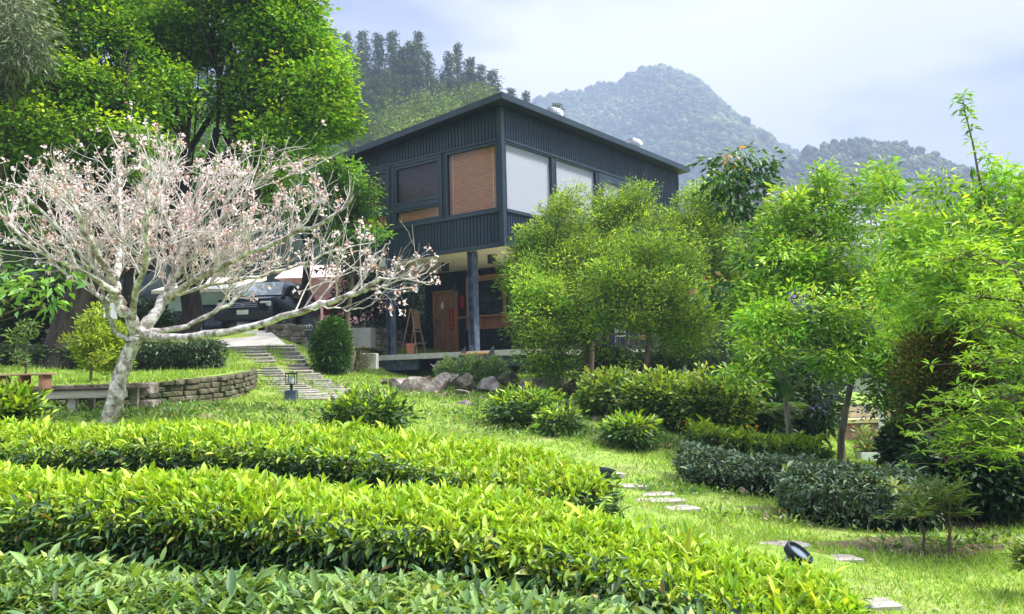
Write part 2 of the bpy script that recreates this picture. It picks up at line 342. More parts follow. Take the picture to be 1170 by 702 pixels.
M['hill'] = noisemat('hill', (.02, .035, .012), (.07, .10, .03), .02, .95, 0, 8, c2=(.04, .06, .02))
M['hill_bare'] = noisemat('hill_bare', (.05, .07, .025), (.22, .19, .11), .012, .95, 0, 8, c2=(.10, .11, .05))

# ================================================================ THE SETTING
S_ = 1.15; YAW = .6462; C0 = np.array([-.1555*S_, 20*S_, 0])
CTRL = [tuple(at(*p)) for p in [(1100, 700, 5.3), (690, 552, 9.5), (750, 572, 8.6), (785, 582, 8.2), (950, 640, 6.3), (830, 568, 9.3), (950, 608, 7.6), (1060, 640, 6.6), (1170, 640, 6.5),
        (560, 500, 12), (640, 505, 11.5), (560, 462, 16), (450, 457, 15), (400, 447, 17), (333, 456, 15), (340, 425, 20), (275, 402, 23), (410, 430, 24), (160, 467, 12.5),
        (285, 448, 15.5), (125, 482, 10.5), (20, 484, 10.5), (985, 530, 15), (880, 512, 14), (750, 470, 17), (1000, 508, 19), (1060, 505, 19), (240, 399, 22.8), (327, 396, 22.5), (308, 381, 25.4), (228, 380, 26), (668, 432, 19), (600, 432, 20.5), (700, 425, 24)]]
CTRL += [(0, 0, .02), (-3, 0, .1), (3, 0, -.1), (-2, 2.8, .3), (0, 2.6, .22), (1.4, 2.4, .1), (-2.8, 4.6, .36), (-.6, 4.2, .27), (1.2, 3.4, .06), (-4.4, 7.2, .58), (-1.3, 6.8, .47), (.4, 6, .25),
         (-7.5, 26, 2.72), (-12, 27, 2.8), (-4, 27, 2.3), (2, 27, 1.6), (-9, 20, 2.3), (-14, 15, 1.8), (-20, 40, 3.6), (0, 45, 3), (20, 40, -1), (40, 20, -2), (-30, 10, 1.5), (30, 5, -.6), (-10, -6, 0), (10, -6, -.3),
         (0, 62, 3), (-40, 60, 8), (60, 60, -4), (8, 18, -.25), (8.5, 22, -.3), (12, 12, -.1), (7, 10, .05)]
CT = np.array(CTRL)
def _U(r2): return np.where(r2 > 1e-9, .5*r2*np.log(r2+1e-12), 0)
_n = len(CT); _A = np.zeros((_n+3, _n+3)); _d2 = ((CT[:, None, :2]-CT[None, :, :2])**2).sum(2)
_A[:_n, :_n] = _U(_d2)+np.eye(_n)*.08; _A[:_n, _n] = 1; _A[:_n, _n+1:] = CT[:, :2]; _A[_n, :_n] = 1; _A[_n+1:, :_n] = CT[:, :2].T
_w = np.linalg.solve(_A, np.concatenate([CT[:, 2], np.zeros(3)]))
def gz(X, Y):
    X = np.asarray(X, float); Y = np.asarray(Y, float); sh = X.shape; x = np.clip(X.ravel(), -45, 60); y = np.clip(Y.ravel(), -8, 62)
    z = _U((x[:, None]-CT[None, :, 0])**2+(y[:, None]-CT[None, :, 1])**2)@_w[:_n]+_w[_n]+_w[_n+1]*x+_w[_n+2]*y
    d = np.hypot(X.ravel()-x, Y.ravel()-y); k = np.clip(d/150, 0, 1); z = z*(1-k)+(-12)*k
    return z.reshape(sh)
def g(x, y): return float(gz(np.array([x]), np.array([y]))[0])
def ong(px, py, Y):
    p = at(px, py, Y); p[2] = g(p[0], p[1]); return p
# ground sheet, fine near the garden and coarse towards the horizon
def spaced(lo, hi, fl, fh, step):
    a = np.arange(fl, fh+1e-6, step); l = fl-np.geomspace(step, fl-lo, 22); h = fh+np.geomspace(step, hi-fh, 22)
    return np.concatenate([l[::-1], a, h])
gx = spaced(-2500, 2500, -14, 14, .2); gy = spaced(-300, 3000, -2, 30, .2)
GX, GY = np.meshgrid(gx, gy)
rg = np.random.default_rng(5); GZ = gz(GX, GY)
near = (np.abs(GX) < 14) & (GY < 30); GZ = GZ+near*(.012*np.sin(GX*3.1+np.sin(GY*2.3)*2)+.010*np.sin(GY*4.7+GX*1.7)+rg.normal(0, .004, GX.shape))
nx = len(gx); ii = np.arange((len(gy)-1)*nx).reshape(len(gy)-1, nx)[:, :-1].ravel()
tag(np_mesh('ground', np.stack([GX, GY, GZ], -1).reshape(-1, 3), [np.stack([ii, ii+1, ii+nx+1, ii+nx], 1)], M['ground'], origin=(0, 0, 0), smooth=True), kind='structure')

# ---- mountains: real terrain with a foot, a ridge at the silhouette's distance and a back slope
def mountain(name, sil, D, foot, back, m, seed, base=-14, rough=10, nu=160, nv=70, spurs=.25):
    rng = np.random.default_rng(seed); px = np.array([s[0] for s in sil], float); py = np.array([s[1] for s in sil], float)
    u = np.linspace(px[0], px[-1], nu); yy = np.interp(u, px, py)
    ridge = np.array([at(a, b, D) for a, b in zip(u, yy)]); v = np.concatenate([np.linspace(0, 1, nv), 1+np.linspace(0, 1, nv//3)[1:]])
    ph = rng.uniform(0, 6, 8); kk = rng.uniform(.6, 1.6, 8)*np.array([1, 1, 2, 2, 4, 4, 7, 7])*2*math.pi/ (D*.35)
    V = []
    for t in v:
        Y = (D-foot)+foot*t if t <= 1 else D+back*(t-1)
        X = ridge[:, 0]*(.55+.45*Y/D if t <= 1 else 1)
        h = t**1.25 if t <= 1 else 1-(t-1)**1.3
        Z = base+(ridge[:, 2]-base)*h
        spur = sum(np.sin(X*kk[i]+ph[i]+3*t)/(1+i//2) for i in range(8))
        Z += spur*rough*math.sin(math.pi*min(t, 1))*1.0*(1 if t <= 1 else .3)
        V.append(np.stack([X+spur*rough*.5*math.sin(math.pi*min(t, 1)), np.full(nu, Y), Z], 1))
    V = np.array(V); n = len(v); i = np.arange(n*nu).reshape(n, nu)[:-1, :-1].ravel()
    tag(np_mesh(name, V.reshape(-1, 3), [np.stack([i, i+1, i+nu+1, i+nu], 1)], m, smooth=True), kind='structure')
    return V
big = mountain('mountain', [(250, 190), (420, 165), (520, 140), (600, 124), (622, 112), (640, 107), (665, 106), (690, 96), (705, 97), (720, 85), (745, 79), (760, 77), (775, 83), (800, 95), (815, 111),
        (835, 133), (850, 151), (875, 161), (900, 171), (915, 181), (940, 198), (985, 214), (1060, 235), (1200, 260)], 950, 620, 500, M['hill'], 3, rough=13)
rgt = mountain('mountain', [(780, 250), (850, 219), (900, 194), (925, 176), (950, 164), (975, 160), (1000, 162), (1030, 165), (1060, 177), (1090, 190), (1130, 200), (1170, 205), (1300, 222), (1500, 240)],
        560, 330, 300, M['hill_bare'], 8, rough=6)
fh = mountain('hill', [(-900, 20), (-400, 60), (0, 95), (330, 104), (420, 112), (480, 118), (530, 138), (570, 158), (610, 176), (660, 200), (720, 235), (800, 280), (900, 330)], 175, 110, 90, M['hill'], 4, base=-2, rough=1.5)

# far-off wood covering the mountains (one mass each)
def bump_wood(name, V, n, size, pal, seed, vmax=60, umin=0, umax=None, conical=False):
    rng = np.random.default_rng(seed); nv, nu = V.shape[:2]; umax = umax or nu-2
    a = rng.uniform(8, vmax, n); b = rng.uniform(umin, umax, n); i = a.astype(int); j = b.astype(int)
    P = V[i, j]*(1-(a-i))[:, None]+V[i+1, j]*(a-i)[:, None]; P = P+(V[i, j+1]-V[i, j])*(b-j)[:, None]
    # each crown: a rough 5-sided two-ring dome
    k = 6; th = np.arange(k)*2*math.pi/k; s = size*np.exp(rng.normal(0, .42, n)); prof = [(.75, .0), (1.0, .7), (.62, 1.25)] if not conical else [(.6, .2), (.5, .9), (.28, 1.9)]
    VV = [];
    for r, z in prof:
        rr = s[:, None]*r*rng.uniform(.7, 1.3, (n, k)); VV.append(np.stack([P[:, 0:1]+rr*np.cos(th), P[:, 1:2]+rr*np.sin(th), P[:, 2:3]+s[:, None]*z*rng.uniform(.8, 1.2, (n, k))], -1))
    top = np.stack([P[:, 0], P[:, 1], P[:, 2]+s*(1.6 if not conical else 2.8)], -1)[:, None]
    VV = np.concatenate(VV+[top], 1); m = VV.shape[1]; off = (np.arange(n)*m)[:, None, None]
    q = np.array([(r*k+i, r*k+(i+1) % k, (r+1)*k+(i+1) % k, (r+1)*k+i) for r in range(2) for i in range(k)]); tr = np.array([(2*k+i, 2*k+(i+1) % k, 3*k) for i in range(k)])
    pt_ = (np.sin(P[:, 0]*.031+2*np.sin(P[:, 2]*.04))+np.sin(P[:, 1]*.05+P[:, 0]*.013+1.7*np.sin(P[:, 2]*.023)))[:, None]*.5; c = np.repeat(pick(rng, pal, n, .16)*np.exp(.38*pt_*np.array([1.15, 1.0, .7])), m, 0)
    return tag(np_mesh(name, VV.reshape(-1, 3), [(tr[None]+off).reshape(-1, 3), (q[None]+off).reshape(-1, 4)], M['leaf_far'], col=c), kind='stuff')
PF = [(3, (.045, .08, .028)), (2, (.08, .125, .04)), (1, (.13, .18, .06)), (.6, (.13, .15, .07))]
tag(bump_wood('forest', big, 62000, 1.75, PF, 11, vmax=69, umin=44, umax=138), 'dense dark wood covering the hazy blue peak', 'forest')
tag(bump_wood('forest', rgt, 12000, 1.25, [(2, (.07, .11, .03)), (2, (.12, .15, .05)), (1, (.04, .07, .025))], 12, vmax=69, umin=12, umax=98), 'scattered trees and scrub on the low brownish ridge', 'forest')
tag(bump_wood('forest', fh, 5200, 1.5, [(3, (.02, .035, .015)), (1, (.045, .07, .02))], 14, vmax=66), 'dark undergrowth under the conifers on the near hill', 'forest')

# ---- conifers on the near hill, every trunk a tree of its own
def conifer_mesh(seed, H=15, thin=.5):
    rng = np.random.default_rng(seed); lv = Leaves(); tb = Tubes()
    tb.add(np.array([[0, 0, -1], [rng.normal(0, .1), rng.normal(0, .1), H*.5], [rng.normal(0, .15), rng.normal(0, .15), H]]), [.2, .14, .03], 6)
    lay = 30; cs = []
    for k in range(lay):
        z = H*(.30+.70*k/lay); w = (1-k/lay)**.75*3.1*rng.uniform(.55, 1.15)+.25
        for j in range(rng.integers(3, 6)):
            a = rng.uniform(0, 6.28); l = w*rng.uniform(.5, 1.1); d = np.array([math.cos(a), math.sin(a), -.12+.25*k/lay])
            for q in np.linspace(.25, 1, max(2, int(l*2.2))): cs.append(d*l*q+[0, 0, z])
            if k % 2: tb.add(np.array([[0, 0, z], d*l+[0, 0, z]]), [.03, .012], 3)
    C = np.array(cs); clumps(lv, rng, C, 9, .30, .42, .16, [(3, (.05, .10, .04)), (2, (.085, .14, .05)), (1, (.14, .16, .065))], .6, .5, None, .05)
    return tb, lv
protos = []
for k in range(5):
    root = thing('conifer', 'tall dark conifer on the misty hill behind the house', 'tree', (0, 0, 0), group='conifers on the hill'); tb, lv = conifer_mesh(40+k, 15)
    tb.build('trunk', M['bark_brown'], root); lv.build('crown', M['leaf_far'], root); protos.append(root)
def dup(root, loc, rz=0, sc=1, label=None):
    r = root.copy(); scene.collection.objects.link(r); r.location = tuple(loc); r.rotation_euler = (0, 0, rz); r.scale = (sc, sc, sc) if np.ndim(sc) == 0 else tuple(sc)
    if label: r['label'] = label
    for ch in root.children:
        c = ch.copy(); scene.collection.objects.link(c); c.parent = r
        for g2 in ch.children: d = g2.copy(); scene.collection.objects.link(d); d.parent = c
    return r
rng = np.random.default_rng(77)
nv, nu = fh.shape[:2]; uu = np.linspace(-900, 900, nu)
SPOT = []   # (px, row along slope 0..1, height)
for px, top in [(383, 34), (400, 38), (418, 36), (436, 38), (452, 36), (468, 46), (482, 36), (497, 58), (512, 60), (527, 50), (543, 66), (556, 72), (570, 82), (592, 99), (608, 104), (641, 118)]:
    SPOT.append((px, rng.uniform(.90, .99), top))
for k in range(80): SPOT.append((rng.uniform(365, 575), rng.uniform(.66, .97), None))
for k in range(16): SPOT.append((rng.uniform(-150, 372), rng.uniform(.8, 1), None))
first = set()
for k, (px, t, top) in enumerate(SPOT):
    a = t*69; i = min(int(a), 68); j = int(np.argmin(np.abs(uu-px))); Yd = fh[i, j, 1]
    X = at(px, 300, Yd)[0]; j = int(np.argmin(np.abs(fh[i, :, 0]-X))); z = fh[i, j, 2]
    H = (at(px, top, Yd)[2]-z) if top else rng.uniform(10, 14.5)
    H = float(np.clip(H, 5, 19)); p = k % 5; sc = H/15
    if p not in first: first.add(p); r = protos[p]; r.location = (X, Yd, z); r.rotation_euler = (0, 0, rng.uniform(0, 6)); r.scale = (sc*1.05, sc*1.05, sc)
    else: wv = rng.uniform(.8, 1.35); r = dup(protos[p], (X, Yd, z), rng.uniform(0, 6), (sc*wv, sc*wv, sc)); r.rotation_euler = (rng.normal(0, .035), rng.normal(0, .035), rng.uniform(0, 6))
    if (px, top) == (641, 118): r['label'] = 'small lone conifer poking up just right of the nearer roof ventilator'
    if (px, top) == (527, 50): r['label'] = 'tallest lone conifer on the hill, between the dense wood and the roof peak'
# light green bamboo clumps lower on the hill
for k, (px, py, Y, rx, ry) in enumerate([(432, 150, 105, 16, 26), (455, 140, 112, 18, 26), (478, 128, 118, 18, 24), (503, 125, 120, 18, 22), (525, 120, 124, 18, 22), (548, 112, 128, 16, 18), (470, 160, 100, 24, 22), (505, 150, 104, 24, 22), (445, 175, 95, 20, 18)]):
    b = at(px, py+38, Y)
    tree('bamboo_clump', 'pale yellow-green bamboo clump before the conifers, %s' % ('leftmost of the upper row', 'second in the upper row', 'third in the upper row', 'fourth in the upper row', 'fifth in the upper row', 'nearest to the roof peak', 'left one just above the eave', 'right one just above the eave', 'lowest at the far left')[k], 'bamboo', b, at(px, py+10, Y), .12, [lobe(px, py, Y, rx, ry), lobe(px+rx*.6, py+ry*.5, Y, rx*.7, ry*.8), lobe(px-rx*.5, py+ry*.6, Y, rx*.7, ry*.8)], 300+k,
         M['leaf_far'], M['bark_brown'], [(2, (.15, .22, .05)), (1, (.22, .29, .08)), (1, (.09, .15, .04))], .55, .14, 10, .7, dens=3.2, flat=.9, droop=.5, group='bamboo clumps on the hill', twigs=.1)
# ---- haze
hz = MB().box(-2600, 2600, -320, 3050, -40, 375); ho = hz.build('haze', None if False else bpy.data.materials.new('haze'), origin=(0, 0, 0))
hm = ho.data.materials[0]; hm.use_nodes = True; ht = hm.node_tree; ht.nodes.clear(); hout = nd(ht, 'ShaderNodeOutputMaterial'); hv = nd(ht, 'ShaderNodeVolumePrincipled')
hv.inputs['Color'].default_value = (.46, .565, .75, 1); hv.inputs['Density'].default_value = .00108; hv.inputs['Anisotropy'].default_value = 0
ht.links.new(hv.outputs[0], hout.inputs['Volume']); tag(ho, kind='stuff')

# ================================================================ THE HOUSE  (local x = along the right face, y = along the left face)
RZ = math.pi/2-YAW
eR = np.array([math.sin(YAW), math.cos(YAW), 0]); eL = np.array([-math.cos(YAW), math.sin(YAW), 0])
def HW(a, b, z): return C0+a*eR+b*eL+np.array([0, 0, z])
def h_on_b(px, py, b):
    r = ray(px, py); t = (b-(EYE-C0)@eL)/(r@eL); d = EYE+r*t-C0; return d@eR, b, d[2]
def h_on_a(px, py, a):
    r = ray(px, py); t = (a-(EYE-C0)@eR)/(r@eR); d = EYE+r*t-C0; return a, d@eL, d[2]
house = thing('house', 'two-storey dark blue-grey corrugated metal house with a flat sloping roof and wide windows', 'house', C0+[0, 0, 0], RZ)
ZS, ZL, ZW, ZP = 5.056, 6.023, 8.045, 8.985; A1, B1 = 11.04, 6.4; SL = .085
def ribs(mb, ax, s0, s1, z0, z1, off, sign, pitch=.125, w=.05, d=.028, zt=None):
    """vertical ribs standing proud of a face; ax 'b' = left face (plane a=off), 'a' = right face (plane b=off)"""
    s = s0+.03
    while s+w < s1:
        zz = zt(s+w/2) if zt else z1; p0, p1 = off-d*(sign < 0), off+d*(sign > 0); q = .5*w*.5
        V = [(p, s+u, z) if ax == 'b' else (s+u, p, z) for z in (z0, zz) for p, u in ((off, 0), (off+sign*d, q), (off+sign*d, w-q), (off, w))]
        mb.add(V, [(0, 1, 5, 4), (1, 2, 6, 5), (2, 3, 7, 6), (0, 3, 2, 1), (4, 5, 6, 7)]); s += pitch
def sloped(mb, a0, a1, b0, b1, z0, zt):
    V = [(a, b, z0) for b in (b0, b1) for a in (a0, a1)]+[(a, b, zt(b)) for b in (b0, b1) for a in (a0, a1)]
    mb.add(V, [(0, 2, 3, 1), (4, 5, 7, 6), (0, 1, 5, 4), (2, 6, 7, 3), (0, 4, 6, 2), (1, 3, 7, 5)])
zt = lambda b: ZP-SL*b
w_ = MB(); w_.box(0, .08, 0, B1, ZS+.02, ZL-.03); ribs(w_, 'b', .03, B1-.03, ZS+.1, ZL-.05, 0, -1); w_.build('wall', M['steel_blue'], house, local=True)
w_ = MB(); w_.box(.09, A1, 0, .08, ZS+.02, ZL-.03); ribs(w_, 'a', .03, A1-.03, ZS+.1, ZL-.05, 0, -1); w_.build('wall', M['steel_blue'], house, local=True)
w_ = MB(); sloped(w_, 0, .08, 0, B1, ZW+.03, zt); ribs(w_, 'b', .03, B1-.03, ZW+.05, 0, 0, -1, zt=zt); w_.build('wall', M['steel_blue'], house, local=True)
w_ = MB(); w_.box(.09, A1, 0, .08, ZW+.03, ZP); w_.box(8.64, A1, .004, .08, ZL, ZW+.02); ribs(w_, 'a', .03, 8.6, ZW+.05, ZP-.01, 0, -1); ribs(w_, 'a', 8.63, A1-.03, ZL, ZP-.01, 0, -1); w_.build('wall', M['steel_blue'], house, local=True)
w_ = MB(); sloped(w_, .08, A1, B1-.08, B1, ZS+.02, zt); sloped(w_, A1-.08, A1-.001, .08, B1-.08, ZS+.02, zt); w_.build('wall', M['steel_blue'], house, local=True)
w_ = MB(); w_.box(.1, A1-.1, .1, B1-.1, ZS+.03, ZS+.2); w_.build('floor_slab', M['wood_dark'], house, local=True)
w_ = MB(); w_.box(.02, A1-.02, .02, B1-.02, ZS-.01, ZS+.018); w_.build('soffit', M['soffit'], house, local=True)
t_ = MB()   # corner posts and trim bands
t_.box(-.045, .10, -.045, .10, ZS-.02, ZP-.02, b=.006); t_.box(-.05, .02, .11, B1+.03, ZS-.03, ZS+.075, b=.006); t_.box(.11, A1+.03, -.05, .02, ZS-.03, ZS+.075, b=.006)
t_.box(-.07, .03, .11, B1+.03, ZL-.03, ZL+.03, b=.008); t_.box(.11, A1+.03, -.07, .03, ZL-.03, ZL+.03, b=.008)
t_.box(-.065, .03, .11, B1+.03, ZW-.03, ZW+.035, b=.008); t_.box(.11, 8.7, -.065, .03, ZW-.03, ZW+.035, b=.008); t_.box(A1-.06, A1+.045, -.05, .07, ZS, ZP-.02, b=.006)
t_.box(-.03, .07, B1-.1, B1+.035, ZS, zt(B1)-.02, b=.006)
t_.build('trim', M['steel_frame'], house, local=True)
# roof: a shed roof falling to the left, with deep fascia and a soffit
r_ = MB(); b0, b1, a0, a1 = -.38, 7.05, -.42, A1+.32
def rz_(b): return ZP+.012-SL*b
V = [(a, b, rz_(b)) for b in (b0, b1) for a in (a0, a1)]+[(a, b, rz_(b)+.13) for b in (b0, b1) for a in (a0, a1)]
r_.add(V, [(0, 2, 3, 1), (4, 5, 7, 6), (0, 1, 5, 4), (2, 6, 7, 3), (0, 4, 6, 2), (1, 3, 7, 5)]); roof = r_.build('roof', M['steel_dark'], house, local=True)
f_ = MB()
for (A, B) in (((a0-.03, a0-.001), (b0-.03, b1)), ((a0, a1), (b0-.03, b0-.001))):
    V = [(a, b, rz_(b)-.02) for b in B for a in A]+[(a, b, rz_(b)+.16) for b in B for a in A]; f_.add(V, [(0, 2, 3, 1), (4, 5, 7, 6), (0, 1, 5, 4), (2, 6, 7, 3), (0, 4, 6, 2), (1, 3, 7, 5)])
f_.build('fascia', M['steel_frame'], roof, local=True)
# turbine ventilators standing on the roof
for px, py, bb, s in ((632, 131, .9, 1.0), (724, 165, .9, .97)):
    a, b, z = h_on_b(px, py, bb); zr = rz_(bb)+.13; v = MB(); T = Matrix.Translation((a, bb, 0)); R_ = .29*s
    nb = 26
    for i in range(nb):
        th = 2*math.pi*i/nb; P = []
        for k in range(7):
            ph = -.75+k/6*(math.pi/2+.70); r = R_*math.cos(ph)*1.0+.012; t2 = th+.35*math.sin(ph)
            for dr, dt in ((0, 0), (.028, .13)): P.append(((r+dr)*math.cos(t2+dt), (r+dr)*math.sin(t2+dt), z+R_*.72*math.sin(ph)))
        v.add(P, [(2*k, 2*k+1, 2*k+3, 2*k+2) for k in range(6)], T)
    o = v.build('ventilator', M['white'] if False else plain('galvanised', (.62, .63, .64), .35, .6), house, local=True)
    c_ = MB(); c_.lathe([(R_*.62, zr-.1), (R_*.62, z-R_*.55), (R_*.8, z-R_*.5)], 20, T); c_.lathe([(R_*.34, z+R_*.66), (R_*.3, z+R_*.76), (.02, z+R_*.8)], 16, T); c_.build('ventilator_neck', bpy.data.materials['galvanised'], o, local=True)
# windows: frame > pane, blind
def window(face, s0, s1, z0, z1, fw=.07, blind='bamboo_blind', glass='glass', bz=None, cords=False, depth=.07):
    def bx(mb, u0, u1, w0, w1, p0, p1, b=0):
        if face == 'L': mb.box(p0, p1, u0, u1, w0, w1, b=b)
        else: mb.box(u0, u1, p0, p1, w0, w1, b=b)
    m = MB(); bx(m, s0, s0+fw, z0, z1, -.04, depth, .006); bx(m, s1-fw, s1, z0, z1, -.04, depth, .006); bx(m, s0+fw, s1-fw, z1-fw, z1, -.038, depth, .006); bx(m, s0+fw, s1-fw, z0, z0+fw, -.038, depth, .006)
    w = m.build('window', M['steel_frame'], house, local=True)
    m = MB(); bx(m, s0+fw, s1-fw, z0+fw, z1-fw, .012, .020); m.build('pane', M[glass], w, local=True)
    m = MB(); bx(m, s0+fw-.03, s1-fw+.03, (bz or z0), z1, .085, .10); m.build('blind', M[blind], w, local=True)
    if cords:
        m = MB()
        for s in (s0+fw+.17, s1-fw-.12): bx(m, s-.006, s+.006, z0+fw, z1-fw, .074, .082)
        m.build('blind_cord', M['white'], w, local=True)
    return w
window('L', .11, 2.08, ZL+.03, ZW-.03, .09, 'bamboo_blind', cords=True)
for s0, s1 in ((2.2, 4.25), (4.37, 6.28)):
    m = MB(); m.box(-.05, .07, s0, s0+.09, ZL+.03, ZW-.03, b=.006); m.box(-.05, .07, s1-.09, s1, ZL+.03, ZW-.03, b=.006); m.box(-.048, .07, s0+.09, s1-.09, ZW-.12, ZW-.03, b=.006)
    m.box(-.048, .07, s0+.09, s1-.09, 6.56, 6.70, b=.006); m.box(-.048, .07, s0+.09, s1-.09, ZL+.03, ZL+.10, b=.006); m.build('window_frame', M['steel_frame'], house, local=True)
    window('L', s0+.1, s1-.1, 6.71, ZW-.13, .085, 'grey_backing', 'glass_grey', cords=False); window('L', s0+.1, s1-.1, ZL+.11, 6.55, .05, 'bamboo_blind', cords=True)
for s0, s1 in ((.11, 2.47), (2.62, 5.02)): window('R', s0, s1, ZL+.03, ZW-.03, .05, 'white_blind', 'glass_bright')
for s0, s1 in ((5.17, 6.95), (6.96, 8.62)): window('R', s0, s1, ZL+.03, ZW-.03, .26, 'white_blind', 'glass_bright')
for q in ((-.03, .075, 2.085, 2.195), (-.03, .075, 4.255, 4.365), (2.475, 2.615, -.03, .075), (5.025, 5.165, -.03, .075)): m = MB(); m.box(*q, ZL+.03, ZW-.03, b=.005); m.build('mullion', M['steel_dark'], house, local=True)

# posts: H-section steel
def hpost(a, b, z0, z1, s=.2):
    m = MB(); m.box(a-s/2, a+s/2, b-s/2, b-s/2+.018, z0, z1); m.box(a-s/2, a+s/2, b+s/2-.018, b+s/2, z0, z1); m.box(a-.01, a+.01, b-s/2+.018, b+s/2-.018, z0, z1); m.box(a-s*.7, a+s*.7, b-s*.7, b+s*.7, z0, z0+.02)
    m.box(a-s/2, a+s/2, b-s/2+.019, b+s/2-.019, z0+.021, z0+.2); return m.build('post', M['steel_worn'], house, local=True)
hpost(.12, 1.24, 2.15, ZS-.035, .22); hpost(-.42, 4.0, 1.95, ZS-.035, .2); hpost(6, .1, 1.2, ZS-.035, .16); hpost(10.9, .1, .8, ZS-.035, .16); hpost(10.9, 6.2, 1.5, ZS-.035, .16); hpost(3.7, 6.25, 1.8, ZS-.035, .16)
# ground floor: recessed wall, side wall
w_ = MB(); AW = 3.5; w_.box(AW, AW+.1, .2, 6.25, 1.7, ZS-.02); ribs(w_, 'b', .22, 4.65, 2.2, ZS-.03, AW, -1, .12); w_.build('wall', M['steel_dark'], house, local=True)
w_ = MB(); w_.box(AW+.1, A1-.1, .2, .3, 1.0, ZS-.02); ribs(w_, 'a', AW+.12, A1-.12, 1.2, ZS-.03, .2, -1, .12); w_.box(AW+.1, A1-.1, 6.1, 6.25, 1.0, ZS-.02); w_.build('wall', M['steel_dark'], house, local=True)
# door: wooden frame, leaf, red banner
dr = MB(); dr.box(AW-.09, AW, 4.70, 4.80, 2.2, 4.42, b=.008); dr.box(AW-.09, AW, 5.72, 5.82, 2.2, 4.42, b=.008); dr.box(AW-.088, AW, 4.80, 5.72, 4.31, 4.42, b=.008); dr = dr.build('door', M['wood'], house, local=True)
m = MB()
for k in range(6):
    y0 = 4.81+k*.151; m.box(AW-.055-.008*(k % 2), AW-.005, y0, y0+.146, 2.22, 4.30, b=.004)
m.build('door_leaf', M['wood'], dr, local=True)
m = MB(); m.box(AW-.075, AW-.066, 4.86, 5.06, 3.05, 3.75); rb = m.build('banner', M['red'], dr, local=True)
gold = plain('gold', (.65, .42, .1), .4)
m = MB()
for k in range(4):
    z = 3.63-k*.15
    m.box(AW-.079, AW-.0755, 4.91, 5.01, z, z+.012); m.box(AW-.079, AW-.0755, 4.93, 4.99, z-.035, z-.025); m.box(AW-.0785, AW-.0752, 4.955, 4.965, z-.075, z+.03); m.box(AW-.079, AW-.0755, 4.905, 5.015, z-.075, z-.065)
m.build('lettering', gold, dr, local=True)
m = MB(); m.tube([(AW-.08, 5.62, 3.2), (AW-.13, 5.62, 3.2), (AW-.13, 5.62, 3.42), (AW-.08, 5.62, 3.42)], .012, 8); m.build('handle', M['black'], dr, local=True)
m = MB(); m.lathe([(.05, 3.78), (.055, 3.9), (.03, 4.02)], 12, Matrix.Translation((AW-.12, 5.33, 0))); m.build('lantern', M['white'], dr, local=True)
# serving window with a timber surround and counter
m = MB(); m.box(AW-.07, AW, 1.45, 3.98, 4.62, 4.80, b=.008); m.box(AW-.07, AW, 3.82, 3.98, 3.45, 4.62, b=.008); m.box(AW-.07, AW, 1.45, 1.6, 3.45, 4.62, b=.008); m.box(AW-.068, AW, 2.60, 2.74, 3.45, 4.62, b=.008); m.box(AW-.05, AW, 4.18, 4.32, 3.1, 4.78, b=.006)
sw = m.build('serving_window', M['wood'], house, local=True)
for y0, y1 in ((1.6, 2.6), (2.74, 3.82)):
    m = MB(); m.box(AW-.03, AW-.02, y0+.05, y1-.05, 3.52, 4.60); pn = m.build('pane', M['glass_dark'], sw, local=True)
    m = MB(); yc = (y0+y1)/2
    for s in (y0, y1-.06): m.box(AW-.06, AW-.012, s, s+.06, 3.46, 4.62)
    m.box(AW-.055, AW-.015, yc-.015, yc+.015, 3.5, 4.6)
    for z in (3.46, 3.84, 4.21, 4.56): m.box(AW-.058, AW-.014, y0+.06, y1-.06, z, z+.035)
    m.build('glazing_bars', M['steel_dark'], sw, local=True)
m = MB(); m.box(AW-.5, AW-.02, 1.1, 4.45, 3.38, 3.43, b=.006); ct = m.build('counter', M['wood'], house, local=True)
m = MB(); m.box(AW-.06, AW-.031, 1.15, 4.35, 3.0, 3.37, b=.004); m.build('counter_panel', M['wood'], ct, local=True)
for y in (1.5, 2.55, 3.75):
    m = MB(); m.add([(AW-.42, y, 3.375), (AW-.36, y, 3.375), (AW-.065, y, 3.08), (AW-.065, y, 3.02), (AW-.42, y+.04, 3.375), (AW-.36, y+.04, 3.375), (AW-.065, y+.04, 3.08), (AW-.065, y+.04, 3.02)], [(0, 1, 2, 3), (4, 7, 6, 5), (0, 4, 5, 1), (1, 5, 6, 2), (2, 6, 7, 3), (3, 7, 4, 0)]); m.build('bracket', M['wood'], ct, local=True)
for y, z, w, h, mt, nm in ((4.05, 4.0, .11, .24, 'red', 'paper_sign'), (4.48, 3.95, .13, .4, 'red', 'paper_sign'), (4.04, 3.72, .1, .12, 'white', 'switch_box')):
    m = MB(); m.box(AW-.085, AW-.032, y-w/2, y+w/2, z-h/2, z+h/2, b=.004); m.build(nm, M[mt], house, local=True)
